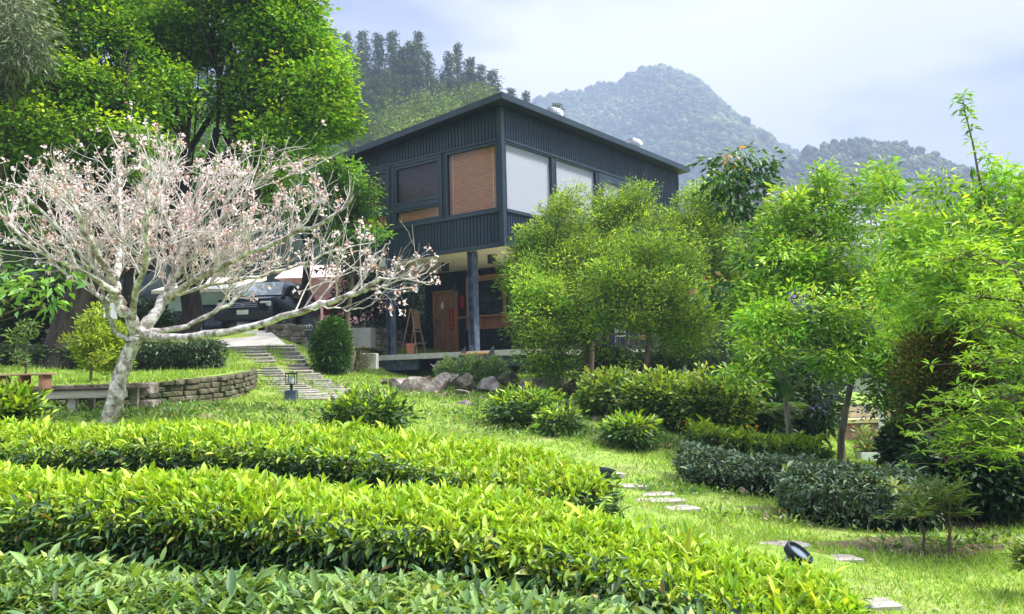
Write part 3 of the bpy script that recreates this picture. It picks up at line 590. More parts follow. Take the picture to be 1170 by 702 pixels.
# lights under the soffit
for px, py in ((508.5, 300), (561.5, 291)):
    r = ray(px, py); t = (ZS-EYE[2])/r[2]; d = EYE+r*t-C0; a, b = d@eR, d@eL
    m = MB(); m.lathe([(.11, ZS-.27), (.125, ZS-.265), (.125, ZS-.012), (.12, ZS-.01)], 20, Matrix.Translation((a, b, 0))); m.build('downlight', M['black'], house, smooth=True, local=True)
m = MB(); m.tube([(AW, 4.62, 4.62), (AW-.15, 4.62, 4.68), (AW-.26, 4.62, 4.62), (AW-.27, 4.62, 4.52)], .012, 8); m.lathe([(.03, 4.52), (.045, 4.45), (.11, 4.36), (.12, 4.34), (.105, 4.345)], 16, Matrix.Translation((AW-.27, 4.62, 0))); m.build('wall_lamp', M['steel_worn'], house, smooth=True, local=True)
a, b, z = h_on_a(443, 301, -.1); m = MB(); m.box(-.3, -.12, b-.14, b+.12, z-.12, z+.12, b=.015); m.box(-.14, .0, b-.03, b+.03, z+.0, z+.1); m.build('floodlight', plain('light_grey', (.42, .44, .46), .5), house, local=True)
# deck
dk = MB(); dk.box(-.5, AW+.0, -1.0, 5.25, 2.06, 2.15, b=.006); dk.box(AW, 10.6, -1.9, .15, 2.05, 2.14, b=.006); dk = dk.build('deck', M['wood_grey'], house, local=True)
m = MB(); m.box(-.53, -.505, -1.0, 5.27, 2.0, 2.155, b=.003); m.box(-.53, AW, -1.03, -1.005, 2.0, 2.155, b=.003); m.build('deck_edge', plain('deck_edge', (.52, .49, .44), .7), dk, local=True)
m = MB(); m.box(-.42, -.40, 2.9, 5.2, 1.72, 1.99); m.box(-.50, -.34, 2.9, 5.2, 1.70, 1.72); m.box(-.50, -.34, 2.9, 5.2, 1.985, 1.998)
m.build('deck_beam', M['steel_worn'], dk, local=True)
for q in ((-.42, -.40, -.9, 1.0, 1.72, 1.99), (-.39, AW-.3, -.85, -.83, 1.75, 1.99), (-.3, AW, 5.1, 5.12, 1.72, 1.99)): m = MB(); m.box(*q); m.build('deck_beam', M['steel_worn'], dk, local=True)
for a, b in ((-.3, -.8), (-.3, 4.9), (1.6, -.8), (4, -1.75), (6, -1.75), (8, -1.75), (10, -1.75)):
    m = MB(); m.box(a-.07, a+.07, b-.07, b+.07, .3, 2.045 if a > 3 else 1.74); m.build('deck_leg', M['steel_dark'], dk, local=True)
# steps beside the post
st = MB(); 
for b in (.02, 1.02):
    st.add([(-1.35, b, 1.55), (-.56, b, 2.28), (-.56, b, 1.85), (-1.0, b, 1.5), (-1.35, b-.03, 1.55), (-.56, b-.03, 2.28), (-.56, b-.03, 1.85), (-1.0, b-.03, 1.5)], [(0, 1, 2, 3), (4, 7, 6, 5), (0, 4, 5, 1), (1, 5, 6, 2), (2, 6, 7, 3), (3, 7, 4, 0)])
stp = st.build('stairs', M['steel_dark'], house, local=True)
for k in range(3): m = MB(); m.box(-1.28+k*.24, -1.0+k*.24, .025, .985, 1.66+k*.2, 1.70+k*.2, b=.006); m.build('tread', plain('yellow_timber%d' % k, (.55, .33, .11), .6), stp, local=True)
# side balcony railing seen through the trees
rl = MB(); rl.box(3.4, 10.6, -1.88, -1.80, 2.98, 3.06, b=.008); rl.box(3.4, 10.6, -1.86, -1.82, 2.42, 2.47)
rl = rl.build('railing', M['wood_dark'], house, local=True)
for k in range(13): m = MB(); a = 3.45+k*.59; m.box(a-.035, a+.035, -1.875, -1.805, 2.145, 2.975); m.build('baluster', M['wood_dark'], rl, local=True)

# ================================================================ OBJECTS ROUND THE HOUSE
def wbox(mb, p0, p1, t, h=None): return mb
# wooden A-frame stand on the deck
ez = thing('display_stand', 'pale wooden A-frame stand on the deck behind the slim left post', 'stand', HW(1.6, 5.0, 2.15), RZ+.35)
m = MB()
for x in (-.32, .32):
    m.tube([(x*1.15, -.25, 0), (x*.62, -.02, 1.5)], .022, 4); m.tube([(x*1.15, .32, 0), (x*.62, .03, 1.5)], .02, 4)
for z, k in ((.38, 1.0), (.78, .85)): m.box(-.36*k, .36*k, -.21+.09*(z > .5), -.17+.09*(z > .5), z, z+.045)
m.box(-.25, .25, -.04, .05, 1.48, 1.53); m.build('frame', M['wood_light'], ez, local=True)
m = MB(); m.box(-.235, .235, -.115, -.095, .88, 1.46, b=.003, M=Matrix.Translation((0, -.0, 0))); m.build('board', M['wood_light'], ez, local=True)
pt = thing('plant_pot', 'square terracotta pot standing on the deck beside the wooden stand', 'pot', HW(.95, 4.55, 2.15), RZ)
m = MB(); m.lathe([(.13, 0), (.18, .30), (.205, .31), (.205, .38), (.17, .38), (.16, .33)], 4); m.build('pot', M['terracotta'], pt, local=True)
m = MB(); m.lathe([(.165, .325), (.10, .345)], 12); m.build('soil', M['soil'], pt, local=True)
for k, (a, b, c, h) in enumerate(((5.2, -1.0, (.1, .3, .5), .5), (5.9, -1.1, (.6, .16, .08), .6), (4.8, -.9, (.7, .68, .64), .42))):
    ch = thing('cafe_chair', ['blue chair on the side deck behind the railing', 'orange-red chair on the side deck behind the railing', 'white chair on the side deck nearest the house corner'][k], 'chair', HW(a, b, 2.14), RZ+k)
    m = MB(); m.box(-.2, .2, -.2, .2, .43, .46, b=.008); m.build('seat', plain('chair_paint%d' % k, c, .5), ch, local=True)
    m = MB(); m.box(-.2, .2, .18, .21, .55, .9, b=.008); m.build('backrest', bpy.data.materials['chair_paint%d' % k], ch, local=True)
    for x in (-.18, .18):
        for y in (-.18, .18): m = MB(); m.tube([(x, y, 0), (x*.95, y*.95, .43 if y < 0 else .56)], .014, 6); m.build('leg', M['steel_dark'], ch, local=True)

# concrete driveway apron + parking yard
def poly_sheet(name, pts, m, lift=.0, thick=.06, kind='structure', sub=1):
    P = [np.asarray(p, float) for p in pts]; b = MB(); b.add([p+[0, 0, lift] for p in P]+[p+[0, 0, lift-thick] for p in P], [list(range(len(P)))]+[(i+len(P), (i+1) % len(P)+len(P), (i+1) % len(P), i) for i in range(len(P))])
    return tag(b.build(name, m), kind=kind)
a = [at(240, 397, 22.8), at(327, 394, 22.5), at(308, 378, 25.5), at(228, 377, 26.2)]
poly_sheet('driveway', [p for p in a], M['concrete'], 0, .5)
zy = at(300, 378, 26)[2]
poly_sheet('parking_yard', [(-13, 25.7, zy-.03), (-4.3, 25.4, zy-.03), (-3.2, 34, zy+.1), (-16, 36, zy+.1)], M['concrete'], 0, .6)

# dark car facing the camera
def car(loc, rz):
    t = thing('parked_car', 'dark four-wheel-drive car parked nose out at the top of the path', 'car', loc, rz)
    paint = noisemat('car_paint', (.008, .010, .014), (.014, .017, .022), 2, .22, 0, spec=.6)
    def loft(secs, n, m_, par):   # secs: (y, half width, z0, z1, top half width)
        V = []; F = []
        for (y, w, z0, z1, wt) in secs: V += [(-w*.93, y, z0), (-w, y, z0+(z1-z0)*.35), (-w, y, z0+(z1-z0)*.75), (-wt, y, z1), (wt, y, z1), (w, y, z0+(z1-z0)*.75), (w, y, z0+(z1-z0)*.35), (w*.93, y, z0)]
        k = 8
        for i in range(len(secs)-1):
            for j in range(k): F.append((i*k+j, i*k+(j+1) % k, (i+1)*k+(j+1) % k, (i+1)*k+j))
        F += [list(range(k))[::-1], [(len(secs)-1)*k+i for i in range(k)]]
        return MB().add(V, F).build(n, m_, par, smooth=True, local=True)
    body = loft([(-2.3, .78, .42, .86, .72), (-2.22, .92, .33, 1.02, .84), (-1.9, .96, .3, 1.10, .88), (-1.2, .97, .3, 1.16, .90), (-.9, .97, .3, 1.18, .9), (1.9, .97, .3, 1.2, .9), (2.25, .93, .35, 1.15, .85)], 'body', paint, t)
    loft([(-1.15, .84, 1.16, 1.19, .84), (-.45, .80, 1.17, 1.72, .66), (-.2, .80, 1.17, 1.77, .68), (1.7, .80, 1.17, 1.76, .67), (2.15, .80, 1.17, 1.3, .74)], 'cabin', paint, t)
    m = MB(); m.add([(-.76, -1.09, 1.21), (.76, -1.09, 1.21), (.63, -.50, 1.69), (-.63, -.50, 1.69)], [(0, 1, 2, 3)]); m.add([(-.77, -1.075, 1.2), (.77, -1.075, 1.2), (.64, -.485, 1.68), (-.64, -.485, 1.68)], [(0, 3, 2, 1)]); wsx = m.build('windscreen', plain('windscreen', (.62, .66, .70), .06, 0, .8), t, local=True); wsx.location = (0, -.045, .02)  # pale base colour stands in for the reflection on the windscreen
    m = MB(); m.box(-.48, .48, -2.335, -2.2, .70, .93, b=.02); gr = m.build('grille', M['black'], t, local=True)
    m = MB(); 
    for z in (.75, .81, .87): m.box(-.46, .46, -2.35, -2.336, z, z+.02)
    m.box(-.05, .05, -2.36, -2.351, .80, .85, b=.004); m.build('grille_bar', plain('chrome', (.6, .6, .62), .2, .9), gr, local=True)
    for s in (-1, 1):
        m = MB(); m.box(min(s*.52, s*.88), max(s*.52, s*.88), -2.30, -2.15, .76, .93, b=.03); m.build('headlight', plain('lens%d' % s, (.62, .65, .68), .1, 0, .7), t, local=True)
        m = MB(); m.box(min(s*.98, s*1.14), max(s*.98, s*1.14), -.98, -.86, 1.16, 1.32, b=.03); m.build('mirror', paint, t, local=True)
        for y in (-1.45, 1.45):
            X = Matrix.Translation((s*.86, y, .37)) @ Matrix.Rotation(math.pi/2, 4, 'Y')
            m = MB(); m.lathe([(.25, -.11), (.36, -.11), (.38, -.07), (.38, .07), (.36, .11), (.25, .11)], 28, X); wl = m.build('wheel', M['black'], t, smooth=True, local=True)
            m = MB(); m.lathe([(.24, -.118), (.10, -.114), (.05, -.125)], 20, X); m.lathe([(.24, .118), (.10, .114), (.05, .125)], 20, X); m.build('rim', bpy.data.materials['chrome'], wl, local=True)
    m = MB(); m.box(-.95, .95, -2.36, -2.2, .36, .60, b=.04); m.build('bumper', plain('bumper', (.025, .027, .03), .5), t, local=True)
    m = MB(); m.box(-.19, .19, -2.375, -2.362, .52, .66, b=.004); m.build('number_plate', M['white'], t, local=True)
    return t
p = at(303, 384, 27.6); car((p[0], 28.4, zy), math.radians(-6))

# pale awning shed at the left of the car
sh = thing('shed', 'pale green shed with a cream roof behind the driveway', 'shed', at(205, 380, 29)-[0, 0, .3])
c0 = at(188, 350, 29.5)[0]; c1 = at(262, 350, 29.5)[0]; z0 = zy-.1; z1 = at(200, 336, 29.5)[2]; z2 = at(200, 318, 29.5)[2]
m = MB(); m.box(c0, c1, 29.5, 32, z0, z1); wl = m.build('wall', plain('pale_green', (.42, .56, .50), .8), sh)
m = MB(); m.add([(c0-.3, 29.1, z1-.02), (c1+.3, 29.1, z1-.02), (c1+.3, 33, z2+.25), (c0-.3, 33, z2+.25), (c0-.3, 29.1, z1+.10), (c1+.3, 29.1, z1+.10), (c1+.3, 33, z2+.4), (c0-.3, 33, z2+.4)], [(0, 3, 2, 1), (4, 5, 6, 7), (0, 1, 5, 4), (1, 2, 6, 5), (2, 3, 7, 6), (3, 0, 4, 7)]); m.build('roof', plain('cream', (.72, .68, .54), .6), sh)
m = MB(); m.box(c1-.95, c1-.2, 29.44, 29.495, z0+.02, z0+1.25, b=.01); dd = m.build('door', M['steel_dark'], sh)
m = MB(); m.box(c1-.86, c1-.29, 29.425, 29.44, z0+.5, z0+1.15); m.build('pane', M['glass_dark'], dd)
m = MB(); m.box(c0+.3, c0+1.1, 29.45, 29.498, z0+.55, z0+1.05); m.build('window', M['glass_dark'], sh)

# pink house with an arched white gate beyond the car
ph = thing('house', 'salmon pink rendered house with an arched white doorway behind the round bush', 'house', at(375, 380, 34)-[0, 0, .3])
x0 = at(325, 350, 34)[0]; x1 = at(424, 350, 34)[0]; zt_ = at(370, 318, 34)[2]
m = MB(); m.box(x0, x1, 34, 38, zy-.3, zt_); m.build('wall', M['pink'], ph)
m = MB(); m.add([(x0-.3, 33.6, zt_), (x1+.3, 33.6, zt_), (x1+.3, 38.4, zt_), (x0-.3, 38.4, zt_), (x0-.3, 36, zt_+.8), (x1+.3, 36, zt_+.8)], [(0, 1, 5, 4), (2, 3, 4, 5), (0, 4, 3), (1, 2, 5), (0, 3, 2, 1)]); m.build('roof', plain('pale_roof', (.62, .44, .41), .7), ph)
def arch(xc, w, zb, h, y, mt, nm, par, d=.05, ring=0):
    pts = [(xc-w/2, zb), (xc+w/2, zb)]+[(xc+w/2*math.cos(t), zb+h-w/2+w/2*math.sin(t)) for t in np.linspace(0, math.pi, 13)]
    b = MB(); n = len(pts); b.add([(q[0], y, q[1]) for q in pts]+[(q[0], y-d, q[1]) for q in pts], [list(range(n)), [n+i for i in range(n)][::-1]]+[(i, (i+1) % n, n+(i+1) % n, n+i) for i in range(n)]); return b.build(nm, mt, par)
xa = at(352, 370, 34)[0]; ar = arch(xa, .82, zy, at(352, 359, 34)[2]-zy, 33.99, M['white'], 'doorway', ph); arch(xa, .62, zy, at(352, 362, 34)[2]-zy, 33.938, M['pink'], 'door_leaf', ar)
m = MB(); z_ = at(370, 341, 34)[2]; m.box(x0, x1, 33.9, 33.995, z_, z_+.12); m.build('ledge', plain('pink_ledge', (.45, .25, .24), .8), ph)
# small red-roofed box on a post
mbx = thing('bird_house', 'small bright red bird house with a pitched roof on a post before the pink wall', 'bird house', at(378, 385, 31)-[0, 0, .4])
c = at(379, 353, 31); m = MB(); m.box(c[0]-.27, c[0]+.27, 30.8, 31.2, c[2]-.26, c[2]+.12); m.build('body', M['red'], mbx)
m = MB(); m.add([(c[0]-.42, 30.7, c[2]+.08), (c[0]+.42, 30.7, c[2]+.08), (c[0], 30.7, c[2]+.42), (c[0]-.42, 31.3, c[2]+.08), (c[0]+.42, 31.3, c[2]+.08), (c[0], 31.3, c[2]+.42)], [(0, 1, 2), (3, 5, 4), (0, 3, 4, 1), (1, 4, 5, 2), (2, 5, 3, 0)]); m.build('roof', M['red'], mbx)
m = MB(); m.box(c[0]-.05, c[0]+.05, 30.95, 31.05, c[2]-1.4, c[2]-.265); m.build('post', M['wood_dark'], mbx)
# dark sign boards with a white mark
def sign(px, py, Y, w, h, label, base=True):
    c = at(px, py, Y); s = thing('sign_board', label, 'sign', (c[0], Y, c[2]-h/2), .0)
    m = MB(); m.box(-w/2, w/2, -.04, .04, 0, h, b=.01); m.build('panel', plain('sign_slate', (.035, .045, .055), .5), s, local=True)
    m = MB(); z = h*.62; u = w/6
    for x0, r in ((-1.2*u, .75*u), (.0, .8*u), (1.3*u, .75*u)):
        P = [(x0+r*math.cos(t), -.05, z+r*1.25*math.sin(t)) for t in np.linspace(0, math.pi, 9)]; m.tube([(x0+r, -.05, z-u*.5)]+P+[(x0-r, -.05, z-u*.5)], u*.17, 4)
    m.tube([(.75*u, -.05, z-u*.5), (.75*u, -.05, z+u*1.7)], u*.17, 4); m.box(-w*.36, w*.36, -.046, -.041, z-u*1.15, z-u*.98)
    for k in range(5): m.box(-w*.3+k*w*.12, -w*.3+k*w*.12+w*.07, -.046, -.041, z-u*1.75, z-u*1.5)
    m.build('logo', M['white'], s, local=True)
    m = MB(); m.box(-w/2-.03, w/2+.03, -.08, .08, -.25, .0); m.build('foot', M['concrete'], s, local=True)
sign(352.5, 377, 25.0, .36, .66, 'tall dark sign board with a white logo beside the round clipped bush')
sign(217, 391, 21.5, .44, .34, 'low dark sign board with a white logo above the clipped hedge')
# low block walls beside the driveway
def blockwall(name, label, pts, h, thick, m, seed, bl=.32, bh=.14, cat='wall', top=None):
    """a wall of separate-looking rough blocks along a line of ground points"""
    rng = np.random.default_rng(seed); P = np.array(pts, float); seg = np.linalg.norm(np.diff(P[:, :2], axis=0), axis=1); cum = np.concatenate([[0], np.cumsum(seg)]); b = MB()
    rows = max(1, int(round(h/bh)))
    for r in range(rows):
        s = -rng.uniform(0, bl)
        while s < cum[-1]:
            l = bl*rng.uniform(.55, 1.35); q = min(max(s+l/2, 0), cum[-1]-1e-4); i = int(np.searchsorted(cum, q, 'right')-1); i = min(i, len(seg)-1); t = (q-cum[i])/seg[i]; c = P[i]*(1-t)+P[i+1]*t; d = (P[i+1]-P[i])/seg[i]; an = math.atan2(d[1], d[0])
            T = Matrix.Translation((c[0], c[1], c[2]+r*bh+rng.normal(0, .006))) @ Matrix.Rotation(an+rng.normal(0, .03), 4, 'Z'); o = rng.normal(0, .015)
            b.box(-l/2+.006, l/2-.006, -thick/2+o, thick/2+o, .004, bh*.96, T, b=.014); s += l
    return tag(b.build(name, m, origin=P[0]), label, cat)
blockwall('block_wall', 'low grey block wall between the driveway and the tall sign', [at(310, 391, 25.2), at(343, 392, 25.0)], .55, .2, M['stone'], 4, .4, .18)
blockwall('block_wall', 'low mossy block wall behind the round bush, left of the deck', [at(366, 396, 25.6), at(398, 399, 25.6), at(442, 402, 26.2)], .72, .22, M['stone_moss'], 5, .4, .18)
m = MB(); c = at(422, 418, 22.2); T = Matrix.Translation((c[0], 22.2, c[2]-.1)); m.box(-.22, .22, -.2, .2, 0, .42, T, b=.02); tag(m.build('stone_block', M['concrete']), 'square concrete block on the grass beside the left end of the deck', 'block')

# raised bed with a curved dry-stone retaining wall, at the left
BED = [(-60, 12.2, 468), (40, 12.3, 467), (110, 12.4, 466), (160, 12.6, 464), (205, 13.2, 460), (245, 14.0, 455), (272, 15.0, 450), (286, 16.2, 444), (286, 17.6, 437), (275, 19.2, 428), (262, 21, 420)]
wpts = []
for px, Y, py in BED: p = at(px, py, Y); p[2] = g(p[0], Y)-.04; wpts.append(p)
top = [np.array([p[0], p[1], 1.56+.045*(p[1]-12.3)]) for p in wpts]
bw = thing('retaining_wall', 'curved mossy dry-stone retaining wall round the raised hedge bed', 'wall', wpts[3])
rng = np.random.default_rng(9); bm_ = MB(); P = np.array(wpts); seg = np.linalg.norm(np.diff(P[:, :2], axis=0), axis=1); cum = np.concatenate([[0], np.cumsum(seg)])
for r in range(5):
    s = 0
    while s < cum[-1]:
        l = rng.uniform(.14, .36); q = min(s+l/2, cum[-1]-1e-3); i = min(int(np.searchsorted(cum, q, 'right')-1), len(seg)-1); t = (q-cum[i])/seg[i]; c = P[i]*(1-t)+P[i+1]*t; T_ = top[i]*(1-t)+top[i+1]*t
        h = (T_[2]-c[2])/5; an = math.atan2((P[i+1]-P[i])[1], (P[i+1]-P[i])[0])
        if h > .02: bm_.box(-l/2+.006, l/2-.006, -.12+rng.normal(0, .02), .12, .003, h*.95, Matrix.Translation((c[0], c[1], c[2]+r*h)) @ Matrix.Rotation(an+rng.normal(0, .04), 4, 'Z'), b=min(.018, h*.3))
        s += l
bm_.build('stones', M['stone_moss'], bw)
inner = [p+np.array([0, .05, 0]) for p in top]; back = [np.array([-7.2, 21.5, 1.97]), np.array([-16, 21.5, 1.97]), np.array([-14, 12.2, 1.56])]
b = MB(); pl = inner+back; cen = np.array([-8.5, 17, 1.77]); n = len(pl); b.add([cen]+pl+[p-[0, 0, 1.2] for p in pl], [(0, 1+i, 1+(i+1) % n) for i in range(n)]+[(1+i, 1+n+i, 1+n+(i+1) % n, 1+(i+1) % n) for i in range(n)])
tag(b.build('raised_bed', M['ground'], origin=(-8.5, 17, 1)), kind='structure')
def bedz(x, y): return 1.56+.045*(y-12.3)
# stacked pale stone blocks next to the bench platform
for k, (px, py, w, h, lab) in enumerate([(167, 467, .32, .12, 'wide pale stone block at the foot of the retaining wall, under a smaller one'), (169, 451, .19, .17, 'small pale stone block resting on the wider one by the cherry trunk')]):
    c = at(px, py, 12.0); m = MB(); m.box(-w/2*1.0, w/2, -.14, .14, 0, h, Matrix.Translation((c[0], 12.0, c[2])), b=.02); tag(m.build('stone_block', M['stone']), lab, 'block')
# long low platform (bench deck) and small stool on it
zp = at(80, 444, 11.4)[2]; xl, xr = at(-60, 444, 11.4)[0], at(151, 446, 11.4)[0]
bp = thing('bench', 'long low weathered timber bench platform in front of the stone wall', 'bench', ((xl+xr)/2, 11.6, zp-.45))
m = MB()
for k in range(5): m.box(xl, xr, 11.25+k*.15, 11.25+k*.15+.14, zp-.03, zp, b=.006)
m.build('boards', M['wood_dark'], bp)
m = MB(); m.box(xl, xr-.02, 11.27, 11.31, zp-.135, zp-.032, b=.005); m.box(xl, xr-.02, 11.9, 11.94, zp-.135, zp-.032, b=.005); m.build('rail', M['wood_grey'], bp)
for px in (32, 85, 137):
    for y in (11.33, 11.82): c = at(px, 460, 11.4); m = MB(); m.box(c[0]-.05, c[0]+.05, y, y+.07, zp-.5, zp-.034 if y > 11.5 else zp-.034); m.build('leg', M['wood_grey'], bp)
c = at(28, 430, 11.55); zt2 = at(28, 427, 11.55)[2]
so = thing('stool', 'small low wooden stool standing on the long bench platform', 'stool', (c[0], 11.55, zp), .12)
hh = zt2-zp; m = MB(); m.box(-.34, .34, -.19, .19, hh-.028, hh, b=.006); m.build('top', M['wood_light'], so, local=True)
for x in (-.27, .0, .27):
    m = MB(); m.box(x-.025, x+.025, -.15, .15, .002, hh-.029, b=.004); m.build('leg', noisemat('wood_red%d' % int(x*10), (.30, .14, .08), (.46, .25, .15), 6, .7, .1), so, local=True)

# stone slab path up to the driveway: two columns of long slabs
rng = np.random.default_rng(21)
def slab(c, w, d, an, h=.05, name='paving_slab', label=None, group=None, m='slab', cat='slab', tilt=.0):
    n = 10; pts = []
    for i in range(4): pass
    b = MB()
    if name == 'stepping_stone':
        q = []; ang = np.linspace(0, 2*math.pi, 22, endpoint=False); jj = 1+.07*np.sin(ang*3+rng.uniform(0, 6))+rng.normal(0, .025, 22)
        for t_, j_ in zip(ang, jj): cx, sy = math.cos(t_), math.sin(t_); q.append((w/2*j_*abs(cx)**.45*np.sign(cx), d/2*j_*abs(sy)**.45*np.sign(sy)))
        b.prism(q, -.05, h)
    else: b.box(-w/2, w/2, -d/2, d/2, -.05, h-.0, b=.012); V = np.array(b.v); V[:, :2] += rng.normal(0, .008, (len(V), 2)); b.v = V.tolist()
    o = b.build(name, M[m], origin=(0, 0, 0)); o.location = tuple(c); o.rotation_euler = (tilt, 0, an); tag(o, label, cat, group, 'thing'); return o
cen = [(300, 399, 22.6), (308, 405, 21.4), (322, 415, 19.6), (343, 428, 17.6), (366, 440, 16.0), (398, 452, 14.8)]
PC = np.array([ong(*c) for c in cen]); seg = np.linalg.norm(np.diff(PC, axis=0), axis=1); cum = np.concatenate([[0], np.cumsum(seg)]); s = 0; k = 0
while s < cum[-1]:
    i = min(int(np.searchsorted(cum, s, 'right')-1), len(seg)-1); t = (s-cum[i])/seg[i]; c = PC[i]*(1-t)+PC[i+1]*t; z = g(c[0], c[1])
    for side in (-1, 1):
        x = c[0]+side*.43+rng.normal(0, .03); y = c[1]+side*.02+rng.normal(0, .02); w = .80*rng.uniform(.85, 1.02)
        gl = (g(x, y+.1)-g(x, y-.1))/.2
        slab((x, y, g(x, y)), w, .24, rng.normal(0, .03), .045, 'paving_slab', ('topmost %s-hand stone slab of the path, touching the driveway' if k == 0 else 'long narrow stone slab in the %s-hand column of the path to the driveway') % ('left' if side < 0 else 'right'), 'slabs of the path to the driveway', tilt=math.atan(gl)*.5)
    s += .38; k += 1
# stepping stones on the right-hand lawn
for k, (px, py, Y, w, d, an, lab) in enumerate([(683, 546, 9.9, .62, .3, .2, 'farthest stepping stone on the lawn, behind the black spotlight at the hedge end'), (712, 553, 9.4, .55, .28, -.1, 'stepping stone just right of the black spotlight, second from the far end'),
        (742, 561, 9.0, .48, .28, .1, 'narrow stepping stone in the middle of the far group of stones'), (752, 570, 8.6, .5, .25, 0, 'stepping stone second from the near end of the far group'), (776, 579, 8.2, .36, .28, .3, 'last stone of the far group, nearest the clipped hedges'),
        (895, 631, 6.75, .38, .26, .1, 'stepping stone partly in grass just behind the silver garden spotlight'), (950, 640, 6.35, .42, .2, .05, 'pale stepping stone in the grass right of the silver garden spotlight'), (1003, 687, 5.4, .22, .24, .1, 'small stepping stone at the right end of the big tea hedge')]):
    c = ong(px, py, Y); slab(c, w, d, an, .008, 'stepping_stone', lab, 'stepping stones on the lawn', cat='stepping stone')
# bollard garden lamp
lp = at(333, 456, 14.6); lp[2] = g(lp[0], lp[1])
bl = thing('garden_lamp', 'short black bollard lamp standing on the lawn beside the slab path', 'lamp', lp)
m = MB(); m.box(-.1, .1, -.09, .09, -.05, .19, b=.012); m.build('base', M['steel_worn'], bl, local=True)
m = MB(); m.tube([(0, 0, .19), (0, 0, .29)], .025, 8); m.build('stem', M['black'], bl, local=True)
m = MB(); m.box(-.085, .085, -.085, .085, .28, .30, b=.004); m.box(-.09, .09, -.09, .09, .46, .49, b=.006)
for x in (-1, 1):
    for y in (-1, 1): m.box(min(x*.07, x*.082), max(x*.07, x*.082), min(y*.07, y*.082), max(y*.07, y*.082), .3, .46)
hd = m.build('lamp_head', M['black'], bl, local=True); m = MB(); m.lathe([(.04, .301), (.05, .36), (.045, .44)], 14); m.build('lens', plain('lens_grey', (.5, .52, .5), .3), hd, smooth=True, local=True)
# garden spotlights
def spot(c, label, aim, silver=True, s=1.0):
    t = thing('garden_spotlight', label, 'spotlight', c); A = Vector(aim).normalized(); Q = Matrix.Translation((0, 0, .27*s)) @ A.to_track_quat('Z', 'Y').to_matrix().to_4x4()
    m = MB(); m.lathe([(.03*s, -.16*s), (.042*s, -.15*s), (.045*s, .0), (.052*s, .02*s)], 20, Q); m.build('body', plain('spot_grey', (.42, .43, .42), .4) if silver else M['black'], t, smooth=True, local=True)
    m = MB(); m.lathe([(.054*s, .005*s), (.075*s, .02*s), (.078*s, .034*s), (.070*s, .036*s), (.070*s, .043*s), (.078*s, .045*s), (.078*s, .062*s), (.066*s, .064*s), (.064*s, .05*s)], 28, Q); rm = m.build('rim', plain('spot_rim', (.03, .04, .055), .35, .3), t, smooth=True, local=True)
    m = MB(); m.lathe([(.062*s, .048*s), (.03*s, .053*s)], 24, Q); m.build('lens', plain('spot_lens', (.18, .22, .27), .12), rm, local=True)
    m = MB(); m.tube([(0, 0, -.05), (0, 0, .2*s)], .012, 8); m.build('stake', M['black'], t, local=True)
c = at(907, 640, 4.2); c[2] -= .27*.92; spot(c, 'silver garden spotlight with a dark round rim tilted towards the house, at the tea hedge', (.50, -.34, .80), True, .92)
c = at(688, 549, 7.0); c[2] -= .27*1.4; spot(c, 'black round spotlight at the far right tip of the rear tea hedge', (.15, .3, .9), False, 1.4)

# boulders below the deck
def boulder(c, r, seed, label, mossy=False, group='boulders below the deck'):
    import bmesh
    rng = np.random.default_rng(seed); bm = bmesh.new(); bmesh.ops.create_icosphere(bm, subdivisions=3, radius=1)
    K = rng.normal(0, 1, (11, 3)); K /= np.linalg.norm(K, axis=1)[:, None]; dd = rng.uniform(.42, .78, 11); W_ = rng.normal(0, 1, (6, 3))*2.5; ph = rng.uniform(0, 6, 6)
    for v in bm.verts:
        p = np.array(v.co)
        for k in range(11):
            e = p@K[k]-dd[k]
            if e > 0: p = p-K[k]*e*.93
        p = p*(1+.05*np.sin(W_@p*1.6+ph).sum()/2)+rng.normal(0, .012, 3); v.co = Vector(p*r)
    me = bpy.data.meshes.new('boulder'); bm.to_mesh(me); bm.free(); me.polygons.foreach_set('use_smooth', np.ones(len(me.polygons), bool))
    try: me.set_sharp_from_angle(angle=math.radians(32))
    except Exception: pass
    me.materials.append(M['stone_moss'] if mossy else M['stone']); o = bpy.data.objects.new('boulder', me); scene.collection.objects.link(o)
    o.location = tuple(c); o.rotation_euler = (rng.normal(0, .15), rng.normal(0, .15), rng.uniform(0, 6)); return tag(o, label, 'boulder', group)
